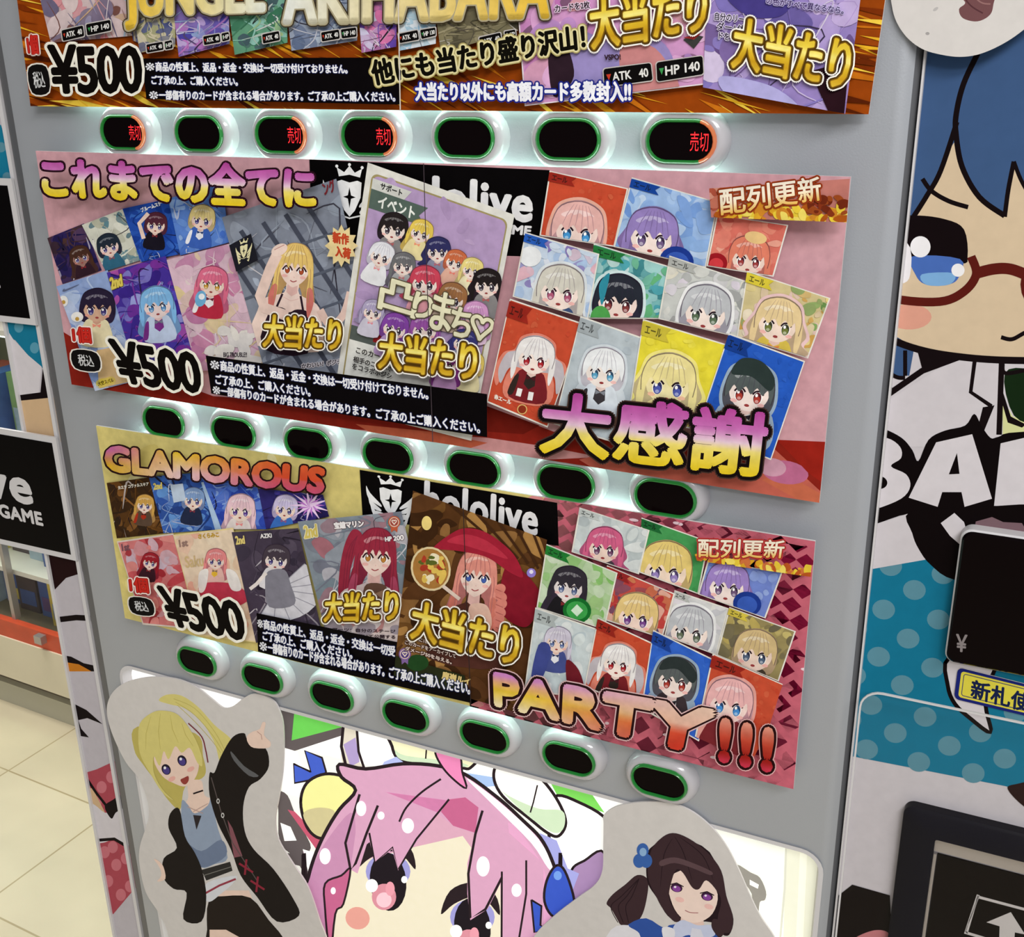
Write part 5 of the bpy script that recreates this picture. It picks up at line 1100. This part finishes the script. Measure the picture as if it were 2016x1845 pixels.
A = Art(.0095); A.line([(1902, 1838), (1925, 1766), (2060, 1802), (2046, 1880), (1900, 1836), (1926, 1762)], 6, (190, 184, 182)); A.poly([(1942, 1816), (1990, 1796), (2018, 1840), (1998, 1836), (1994, 1890), (1966, 1882), (1968, 1824)], (190, 184, 182)); A.build('arrow_mark', INKV, vm)
# clear cover over the payment side
ct = at(1694, 1385, -.008); cz = at(1740, 1362, -.008).z; cx = at(1682, 1490, -.008).x
g = bpy.data.materials.new('clear_acrylic'); g.use_nodes = True; nt = g.node_tree
for nd in list(nt.nodes): nt.nodes.remove(nd)
o_ = nt.nodes.new('ShaderNodeOutputMaterial'); t_ = nt.nodes.new('ShaderNodeBsdfTransparent'); gl = nt.nodes.new('ShaderNodeBsdfGlossy'); mx = nt.nodes.new('ShaderNodeMixShader')
gl.inputs['Roughness'].default_value = .03; t_.inputs[0].default_value = (.985, .985, .985, 1)
mx.inputs[0].default_value = .015; nt.links.new(t_.outputs[0], mx.inputs[1]); nt.links.new(gl.outputs[0], mx.inputs[2]); nt.links.new(mx.outputs[0], o_.inputs[0])
CX1, CZ0 = XRE-.02, .45
oc = rr(cx, CX1, CZ0, cz, .016); ic = rr(cx+.0014, CX1-.0014, CZ0+.0014, cz-.0014, .0146)
b = MB(); n0 = len(oc); b.v = [(p[0], -.0095, p[1]) for p in oc]; b.f = [tuple(range(n0-1, -1, -1))]
cov = link('clear_cover', bpy.data.meshes.new('clear_cover'), g, vm); cov.data.from_pydata(b.v, [], b.f)
cov['label'] = 'clear acrylic cover with a polished edge'
b = MB(); b.rings([[(p[0], -.0092, p[1]) for p in oc], [(p[0], -.0108, p[1]) for p in oc], [(p[0], -.0108, p[1]) for p in ic], [(p[0], -.0092, p[1]) for p in ic]])
b.f += [(i, (i+1) % n0, 3*n0+(i+1) % n0, 3*n0+i) for i in range(n0)]
b.build('polished_edge', M['edge'], cov)
b = MB()
for xx, zz in ((cx+.3, cz-.02), (CX1-.02, CZ0+.02), (cx+.012, CZ0+.02)): b.box(xx-.004, xx+.004, -.0091, YW+.002, zz-.004, zz+.004)
b.build('cover_spacer', M['edge'], cov)
# sticker about new banknotes
st = thing('payment_sticker', at(1960, 1360, YW), 'yellow sticker with a blue border and bold characters under the black payment display', 'sticker')
sq = [(1886, 1314), (2150, 1380), (2146, 1440), (1878, 1376)]
mb = MB(); mb.prism([at(*p, YW-.0016) for p in rrect(sq, .16)], .001); mb.build('sticker_base', M['sheet'], st)
A = Art(YW-.0016); sc = lambda q, k: [(sum(p[0] for p in q)/4*(1-k[0])+p[0]*k[0], sum(p[1] for p in q)/4*(1-k[1])+p[1]*k[1]) for p in q]
A.poly(rrect(sq, .16), (28, 36, 110)); ins = lambda d: (lambda f: [f(d*.3, d), f(1-d*.3, d), f(1-d*.3, 1-d), f(d*.3, 1-d)])(homog(sq))
A.poly(rrect(ins(.09), .12), (214, 202, 70)); A.line(rrect(ins(.16), .1), 1.6, (60, 62, 100), closed=True)
A.text('新札使用可', [(1914, 1338), (2110, 1388), (2106, 1424), (1911, 1374)], (24, 34, 70), bold=1.2)
A.build('sticker_print', INKV, st)

# ================================================================== paper cut-outs stuck on the machine
def cutout(outline, Y, label, draw, lifts=0):
    c = sum((at(*p, Y) for p in outline), Vector())/len(outline)
    t = thing('paper_cutout', c, label, 'cut-out', 'paper cut-outs stuck on the machine')
    pts = spline(outline, 5)
    mb = MB(); mb.prism([at(*p, Y+.0003) for p in pts], .0018); mb.build('card_backing', M['sheet'], t)
    A = Art(Y); A.poly(pts, (208, 203, 199)); draw(A); A.build('figure_print', INKC, t)
F1 = lambda *pts: [(190+x*.3226, 1250+y*.3226) for x, y in pts]
def girl1(A):
    HB, HB2, SKN, JK = (214, 202, 124), (190, 176, 96), (234, 206, 190), (34, 29, 27)
    A.poly(spline(F1((380, 400), (430, 365), (520, 372), (620, 440), (720, 550), (830, 650), (800, 740), (760, 800), (720, 660), (640, 530), (540, 450), (450, 425)), 5), HB)
    for d in (0, 40, 80): A.line(spline(F1((470+d*.3, 390+d*.5), (600, 450+d), (720-d*.2, 590+d*.7), (790-d*.4, 720)), 5, closed=False), 1.2, HB2)
    A.poly(spline(F1((250, 560), (230, 700), (290, 800), (350, 880), (430, 1000), (510, 1065), (540, 930), (660, 860), (650, 740), (600, 600)), 5), HB2)
    A.poly(spline(F1((560, 900), (640, 890), (660, 980), (720, 1010), (690, 1100), (600, 1110), (540, 1050), (560, 990)), 4), SKN)
    A.poly(spline(F1((520, 1015), (560, 1040), (600, 1090), (680, 1040), (700, 990), (740, 1180), (800, 1360), (720, 1400), (640, 1420), (560, 1310), (522, 1190)), 4), (146, 160, 182))
    A.poly(spline(F1((540, 1260), (640, 1320), (760, 1250), (790, 1350), (640, 1420), (570, 1320)), 4), (112, 126, 152))
    A.poly(F1((690, 1560), (930, 1560), (950, 1610), (690, 1620)), SKN)
    A.poly(spline(F1((685, 1625), (780, 1595), (940, 1605), (1050, 1740), (1140, 1850), (1200, 2000), (700, 2000), (675, 1800)), 3), (40, 33, 29))
    A.poly(F1((690, 1800), (790, 1800), (880, 1850), (880, 2600), (700, 2600)), SKN); A.poly(F1((960, 1900), (1120, 1880), (1150, 2600), (1000, 2600)), SKN)
    A.poly(spline(F1((650, 1590), (680, 1510), (850, 1470), (830, 1520), (760, 1580), (690, 1630)), 4), (214, 216, 222)); A.line(F1((660, 1580), (750, 1530), (850, 1490)), 4, (150, 60, 76))
    A.poly(F1((640, 1435), (815, 1385), (830, 1440), (670, 1500)), (50, 48, 46)); A.line(F1((650, 1470), (825, 1415)), 1.5, (120, 118, 112))
    A.poly(spline(F1((690, 845), (720, 840), (760, 740), (830, 625), (900, 600), (925, 640), (1030, 690), (1052, 800), (1000, 880), (930, 930), (895, 1050), (905, 1200), (960, 1310), (1080, 1430), (1200, 1610), (1235, 1715), (1100, 1750), (980, 1600), (880, 1470), (820, 1310), (740, 1150), (690, 980)), 4), JK)
    A.poly(spline(F1((505, 1062), (450, 1090), (440, 1180), (490, 1300), (410, 1365), (408, 1480), (470, 1550), (550, 1575), (530, 1735), (640, 1750), (670, 1600), (645, 1440), (600, 1330), (540, 1230)), 4), JK)
    A.poly(F1((800, 1130), (830, 1180), (890, 1350), (840, 1360)), (134, 84, 92)); A.line(F1((700, 870), (760, 1080), (830, 1270), (980, 1500)), 1.8, (92, 82, 80))
    A.poly(spline(F1((820, 710), (900, 800), (990, 860), (930, 860), (840, 770)), 3), (96, 96, 98))
    for x, y in ((742, 1015), (770, 1102)): A.poly(F1(*ell(x, y, 10, 16)), (200, 198, 196)); A.poly(F1(*ell(x, y, 5, 9)), JK)
    for x, y in ((905, 1415), (975, 1520)): A.line(F1((x-35, y-20), (x+50, y+35)), 4, (140, 44, 60)); A.line(F1((x+10, y-45), (x, y+50)), 4, (140, 44, 60))
    A.poly(spline(F1((918, 620), (950, 592), (995, 575), (1012, 535), (1032, 540), (1022, 610), (1062, 655), (1050, 690), (960, 690), (925, 660)), 3), SKN); A.line(F1((980, 590), (1005, 610), (1010, 640)), 1, (170, 120, 110))
    A.poly(spline(F1((350, 1368), (385, 1385), (410, 1420), (420, 1490), (370, 1505), (395, 1470), (385, 1420)), 3), SKN)
    A.line(F1((590, 970), (650, 950)), 3, (36, 28, 30)); A.poly(F1((590, 1100), (640, 1105), (610, 1190)), (50, 44, 46)); A.line(F1((555, 1050), (650, 1090)), 1.4, (190, 160, 150)); A.line(F1((680, 1030), (590, 1080)), 1.4, (190, 160, 150))
    A.poly(spline(F1((350, 760), (390, 650), (500, 620), (590, 680), (625, 780), (605, 870), (545, 925), (470, 905), (400, 860)), 4), SKN)
    for x, y, rr_ in ((425, 822, .2), (522, 768, .2)):
        A.poly(F1(*ell(x, y, 27, 34, -.45)), (36, 28, 44)); A.poly(F1(*ell(x+1, y+6, 20, 24, -.45)), (78, 66, 132)); A.poly(F1(*ell(x-8, y-10, 8, 9)), (236, 234, 240))
    A.poly(spline(F1((512, 885), (535, 872), (560, 862), (562, 890), (545, 912), (525, 908)), 3), (150, 66, 60)); A.poly(F1(*ell(460, 880, 24, 14, -.5)), (232, 176, 164)); A.poly(F1(*ell(575, 820, 24, 14, -.5)), (232, 176, 164))
    A.poly(spline(F1((255, 640), (265, 540), (330, 480), (400, 462), (500, 490), (590, 610), (640, 730), (645, 800), (615, 780), (570, 690), (520, 720), (480, 680), (440, 760), (410, 710), (385, 800), (350, 740), (350, 840), (400, 940), (470, 1010), (400, 960), (330, 850), (270, 740)), 4), HB)
    for a, b_ in (((330, 500), (300, 700)), ((390, 480), (390, 700)), ((450, 490), (500, 660)), ((520, 540), (590, 680))): A.line(F1(a, ((a[0]+b_[0])/2-12, (a[1]+b_[1])/2), b_), 1.3, HB2, taper=True)
    A.line(spline(F1((560, 540), (640, 620), (665, 700), (680, 780)), 5, closed=False), 2.2, (120, 40, 50))
o1 = F1((65, 430), (100, 350), (180, 290), (330, 258), (480, 268), (600, 315), (700, 390), (770, 444), (815, 444), (850, 424), (890, 392), (950, 362), (1020, 372), (1080, 405), (1112, 455), (1140, 560), (1140, 800), (1112, 1000), (1092, 1120), (1110, 1250), (1200, 1400), (1290, 1540), (1360, 1740), (1420, 1950), (1440, 2500), (1000, 2620), (560, 2560), (480, 2200), (440, 1845), (380, 1700), (300, 1570), (262, 1400), (265, 1290), (300, 1180), (320, 1100), (308, 1000), (260, 880), (180, 780), (110, 640), (70, 520))
cutout(o1, -.0042, 'paper cut-out of a blonde girl in a black jacket, arm raised, under the leftmost buttons', girl1)
F2 = lambda *pts: [(1050+x*.3472, 1400+y*.3472) for x, y in pts]
def girl2(A):
    HD, HD2, SKN, DB = (62, 44, 48), (40, 27, 32), (238, 214, 202), (52, 84, 160)
    A.poly(spline(F2((590, 930), (650, 960), (640, 1080), (610, 1170), (560, 1210), (500, 1215), (475, 1180), (440, 1120), (415, 1090), (450, 1040), (520, 985)), 4), HD)
    for d in (0, 30, 60): A.line(spline(F2((600, 950), (500+d, 1050), (440+d*1.4, 1110), (480+d, 1200)), 5, closed=False), 1.6, HD2)
    A.poly(spline(F2((660, 780), (640, 880), (650, 980), (700, 1060), (760, 1160), (830, 1190), (1020, 1200), (1060, 1260), (1110, 1270), (1135, 1180), (1092, 1050), (1000, 800), (800, 720)), 4), HD2)
    A.poly(spline(F2((540, 1210), (640, 1175), (740, 1230), (800, 1210), (1030, 1250), (1100, 1400), (1150, 1700), (500, 1700), (440, 1420), (480, 1290)), 3), DB)
    A.poly(spline(F2((440, 1240), (540, 1215), (600, 1260), (620, 1400), (560, 1700), (380, 1700), (380, 1400)), 3), (222, 220, 226)); A.poly(spline(F2((540, 1215), (620, 1180), (690, 1230), (720, 1330), (640, 1300), (590, 1250)), 4), DB)
    A.poly(F2((840, 1150), (960, 1150), (970, 1230), (900, 1260), (830, 1220)), (226, 196, 184))
    A.poly(spline(F2((800, 1215), (850, 1185), (930, 1215), (1010, 1215), (1030, 1270), (960, 1290), (880, 1270), (820, 1290), (790, 1260)), 4), (196, 202, 226)); A.poly(F2((900, 1230), (950, 1240), (980, 1320), (880, 1330)), (214, 214, 226))
    A.poly(spline(F2((730, 1230), (800, 1240), (790, 1320), (750, 1320)), 4), (226, 224, 230))
    A.poly(spline(F2((765, 960), (860, 900), (980, 940), (1045, 1040), (1015, 1150), (930, 1200), (850, 1180), (790, 1100)), 4), SKN)
    for x, y in ((812, 1003), (985, 1052)):
        A.poly(F2(*ell(x, y, 34, 24, .25)), (60, 34, 60)); A.poly(F2(*ell(x, y+5, 24, 17, .25)), (138, 72, 156)); A.poly(F2(*ell(x-8, y-5, 7, 6)), (240, 232, 244)); A.line(F2((x-40, y-18), (x, y-28), (x+40, y-6)), 2, (40, 24, 36))
    A.line(spline(F2((860, 1130), (890, 1143), (935, 1145)), 4, closed=False), 1.6, (170, 110, 110)); A.poly(F2(*ell(830, 1070, 26, 14, .25)), (236, 190, 182)); A.poly(F2(*ell(995, 1110, 26, 14, .25)), (236, 190, 182))
    A.poly(spline(F2((650, 940), (665, 800), (720, 725), (790, 692), (880, 722), (985, 800), (1065, 905), (1095, 1050), (1130, 1160), (1120, 1250), (1070, 1250), (1045, 1180), (1065, 1080), (1040, 1020), (980, 960), (940, 1010), (900, 1000), (850, 920), (810, 900), (780, 980), (770, 1060), (800, 1130), (835, 1180), (800, 1195), (740, 1130), (700, 1060)), 4), HD)
    for a, b_, c_ in (((790, 720), (740, 820), (720, 1000)), ((800, 710), (850, 800), (900, 960)), ((830, 715), (960, 820), (1020, 960))): A.line(spline(F2(a, b_, c_), 5, closed=False), 1.6, HD2, taper=True)
    A.poly(spline(F2((720, 850), (800, 830), (900, 860), (1010, 910), (1000, 930), (900, 890), (800, 862), (725, 880)), 4), (92, 70, 74))
    A.poly(spline(F2((1020, 1180), (1060, 1190), (1090, 1240), (1060, 1285), (1030, 1260), (1010, 1220)), 4), HD)
    for x, y in ((620, 790), (600, 850), (640, 850)): A.poly(F2(*ell(x, y, 34, 40)), (60, 100, 170))
    A.poly(F2(*ell(622, 800, 20, 24)), (140, 176, 214))
o2 = F2((398, 640), (400, 590), (470, 542), (600, 518), (750, 520), (880, 560), (1000, 650), (1090, 760), (1160, 890), (1230, 1050), (1290, 1170), (1370, 1290), (1480, 1500), (1500, 1900), (1000, 2000), (300, 1900), (-60, 1700), (-60, 1420), (10, 1270), (120, 1160), (250, 1060), (350, 985), (392, 900), (396, 760))
cutout(o2, -.0042, 'paper cut-out of a dark haired girl in a blue dress, under the rightmost buttons', girl2)
def tip(A):
    A.poly(spline([(1850, -60), (1872, -20), (1900, 4), (1888, 18), (1896, 36), (1925, 42), (1950, 28), (1958, 0), (1975, -50)], 5), (112, 74, 76))
    A.line(spline([(1888, -20), (1910, 10), (1935, 26)], 5, closed=False), 3, (84, 50, 54)); A.line(spline([(1905, -20), (1930, 4), (1950, 8)], 5, closed=False), 3, (146, 106, 104)); A.poly(ell(1842, 18, 6, 3, -.6), (180, 176, 174)); A.poly(ell(1826, 66, 4, 3), (160, 156, 154))
cutout([(1735, -90), (1752, -10), (1762, 36), (1784, 72), (1815, 96), (1850, 107), (1890, 112), (1930, 106), (1975, 86), (2016, 58), (2070, 10), (2100, -90), (2060, -200), (1920, -250), (1790, -190)], -.0042, 'rounded white paper cut-out with a brown hair tip, above the blue haired face', tip)

# ================================================================== black signs at the machine's left edge
def sign(xr_, zt_, zb_, label):
    w_ = .40; bd = .0068; y = YW-.0075
    t = thing('shop_sign', (xr_-w_/2, y, (zt_+zb_)/2), label, 'sign', 'black signs beside the machine')
    mb = MB(); mb.box(xr_-w_, xr_, y, y+.003, zb_, zt_); mb.build('sign_board', M['edge'], t)
    mb = MB(); mb.box(xr_-w_+bd, xr_-bd, y-.0004, y, zb_+bd, zt_-bd); face = mb.build('sign_face', M['black'], t)
    h = zt_-zb_
    mb = MB()
    def word(s, x1, x0, z1, z0, bold=.0):
        gv, gf = glyphs(s, 1.05)
        for k2 in range(9 if bold else 1):
            ox = bold*math.cos(k2*.7854) if k2 else 0; oz = bold*math.sin(k2*.7854) if k2 else 0
            n = len(mb.v); mb.v += [(x0+(x1-x0)*p[0]+ox, y-.0007-k2*3e-6, z1+(z0-z1)*p[1]+oz) for p in gv]; mb.f += [tuple(n+i for i in q) for q in gf]
    word('hololive', xr_-.052, xr_-.30, zt_-h*.30, zt_-h*.585, .0021)
    word('OFFICIAL CARD GAME', xr_-.042, xr_-.30, zt_-h*.645, zt_-h*.75, .0010)
    me = bpy.data.meshes.new('sign_lettering'); me.from_pydata(mb.v, [], mb.f); link('sign_lettering', me, M['edge'], t)
    return t
pa, pb_ = at(109, 862, YW-.0075), at(151, 1105, YW-.0075)
sign((pa.x+pb_.x)/2, pa.z, pb_.z, 'black sign with white border, level with the second button row, its right end reading GAME')
pa, pb_ = at(22, 352, YW-.0075), at(71, 641, YW-.0075)
sign((pa.x+pb_.x)/2, pa.z, pb_.z, 'black sign with white border above the one reading GAME, mostly out of the picture')

# ================================================================== the shop behind
flm = bpy.data.materials.new('floor_tile'); flm.use_nodes = True; nt = flm.node_tree; bb = nt.nodes['Principled BSDF']
tc = nt.nodes.new('ShaderNodeTexCoord'); mp = nt.nodes.new('ShaderNodeMapping'); bk = nt.nodes.new('ShaderNodeTexBrick')
mp.inputs['Rotation'].default_value = (0, 0, math.radians(3)); mp.inputs['Location'].default_value = (.075, -.515, 0)
nt.links.new(tc.outputs['Object'], mp.inputs[0]); nt.links.new(mp.outputs[0], bk.inputs['Vector'])
bk.offset = .0; bk.inputs['Scale'].default_value = 1; bk.inputs['Brick Width'].default_value = .32; bk.inputs['Row Height'].default_value = .32; bk.inputs['Mortar Size'].default_value = .0025; bk.inputs['Mortar Smooth'].default_value = .4
bk.inputs['Color1'].default_value = lin((212, 200, 170)); bk.inputs['Color2'].default_value = lin((217, 206, 177)); bk.inputs['Mortar'].default_value = lin((176, 160, 124))
ns = nt.nodes.new('ShaderNodeTexNoise'); ns.inputs['Scale'].default_value = 6; mxx = nt.nodes.new('ShaderNodeMix'); mxx.data_type = 'RGBA'; mxx.blend_type = 'MULTIPLY'; mxx.inputs[0].default_value = .25
nt.links.new(tc.outputs['Object'], ns.inputs['Vector']); nt.links.new(bk.outputs['Color'], mxx.inputs[6]); nt.links.new(ns.outputs['Fac'], mxx.inputs[7]); nt.links.new(mxx.outputs[2], bb.inputs['Base Color']); bb.inputs['Roughness'].default_value = .3
mb = MB(); mb.v = [(-5, -3, 0), (2.5, -3, 0), (2.5, 4, 0), (-5, 4, 0), (-5, -3, -.05), (2.5, -3, -.05), (2.5, 4, -.05), (-5, 4, -.05)]; mb.f = [(0, 1, 2, 3), (7, 6, 5, 4), (0, 4, 5, 1), (1, 5, 6, 2), (2, 6, 7, 3), (3, 7, 4, 0)]
fl = mb.build('floor', flm); fl['kind'] = 'structure'
mb = MB(); mb.box(-5, 2.5, 3.9, 4, 0, 2.9); wl = mb.build('wall_back', mat('shop_wall', (206, 198, 178), .7, vary=.04, bscale=2)); wl['kind'] = 'structure'
# glass display cabinet
ang = math.radians(-3.0); CO = Vector((-2.2252, .8233, 0)); ex = Vector((math.cos(ang), math.sin(ang), 0)); ey = Vector((-math.sin(ang), math.cos(ang), 0))
dc = thing('display_cabinet', CO, 'glass fronted display cabinet on a cream plinth, beyond the left side of the machine', 'cabinet')
class CB(MB):
    def cbox(s, x0, x1, y0, y1, z0, z1):
        n = len(s.v); s.box(x0, x1, y0, y1, z0, z1)
        s.v[n:] = [tuple(CO+ex*p[0]+ey*p[1]+Vector((0, 0, p[2]))) for p in s.v[n:]]
X0, X1, DP = -.7, 1.5, .42
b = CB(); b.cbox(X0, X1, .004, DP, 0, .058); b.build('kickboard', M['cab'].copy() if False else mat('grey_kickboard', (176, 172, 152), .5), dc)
b = CB(); b.cbox(X0, X1, .02, DP, .058, .09); b.build('shadow_gap', mat('gap_shade', (120, 108, 88), .6), dc)  # recessed strip, its shadow put into a darker colour
b = CB(); b.cbox(X0, X1, -.01, DP, .09, .205); b.build('plinth', M['shelf'], dc)
b = CB(); b.cbox(X0, X1, -.006, .012, .205, .25); rl = b.build('bottom_rail', M['rail'], dc)
b = CB(); b.cbox(X0, X1, DP-.02, DP, .205, 1.9); b.cbox(X0, X0+.02, 0, DP-.02, .25, 1.9); b.cbox(X1-.02, X1, 0, DP-.02, .25, 1.9); b.cbox(X0, X1, 0, DP, 1.9, 1.94); b.cbox(X0+.02, X1-.02, .012, DP-.02, .205, .212)
b.build('cabinet_frame', M['cab'], dc)
for z in (.36, .66, .95, 1.25, 1.55):
    b = CB(); b.cbox(X0+.02, X1-.02, .03, DP-.02, z, z+.012); b.build('shelf', mat('white_shelf', (206, 202, 190), .4) if z == .36 else bpy.data.materials['white_shelf'], dc)
for x in (.10, .27, .55, .9, -.2, -.45, 1.2):
    b = CB(); b.cbox(x, x+.012, .008, .024, .25, 1.9); b.build('shelf_post', M['steel'], dc)
for zl in (.64, .94, 1.88):
    b = CB(); b.cbox(X0+.05, X1-.05, .05, .07, zl, zl+.008); b.build('shelf_fill_light', M['led'], dc)  # glowing strips added to brighten the dim cabinet; no lamp seen there
b = CB(); b.cbox(X0+.02, X1-.02, .0, .004, .25, 1.9); b.build('glass_door', g, dc)
b = CB(); b.cbox(.208, .232, -.022, -.006, .226, .246); b.build('door_lock', M['steel'], dc)
rd = random.Random(5)
cols = [((64, 92, 150), 'blue'), ((206, 186, 80), 'yellow'), ((70, 60, 66), 'dark grey'), ((196, 188, 160), 'cream'), ((96, 70, 120), 'purple'), ((120, 150, 96), 'green'), ((176, 84, 70), 'red'), ((150, 170, 180), 'pale blue')]
bm_ = {n: mat('box_'+n.replace(' ', '_'), c, .45, vary=.25, bscale=30) for c, n in cols}
ORD = ('nearest the machine', 'second from the machine', 'third from the machine', 'fourth from the machine', 'fifth from the machine', 'sixth from the machine', 'seventh from the machine')
for si, z in enumerate((.2125, .3725, .6725)):
    x = .30; q = 0; last = None
    while x > -.13 and q < 7:
        wdt = rd.uniform(.035, .075); h = rd.uniform(.08, .125) if si == 0 else rd.uniform(.12, .22)
        nme = rd.choice([n for c, n in cols if n != last]); last = nme
        yy = rd.uniform(.05, .12); x -= wdt
        t = CO+ex*(x+wdt/2)+ey*(yy+.06)+Vector((0, 0, z))
        bx_ = thing('merchandise_box', t, '%s box on the %s shelf of the glass cabinet, %s' % (nme, ('bottom', 'second', 'third')[si], ORD[q]), 'box', 'boxes in the glass cabinet')
        b = CB(); b.cbox(x, x+wdt, yy, yy+.12, z, z+h); b.build('carton', bm_[nme], bx_)
        b = CB(); b.cbox(x+wdt*.12, x+wdt*.88, yy-.0008, yy, z+h*.15, z+h*.5); b.build('front_print', bm_[rd.choice([n for c, n in cols if n != nme])], bx_)
        x -= rd.uniform(.006, .025); q += 1
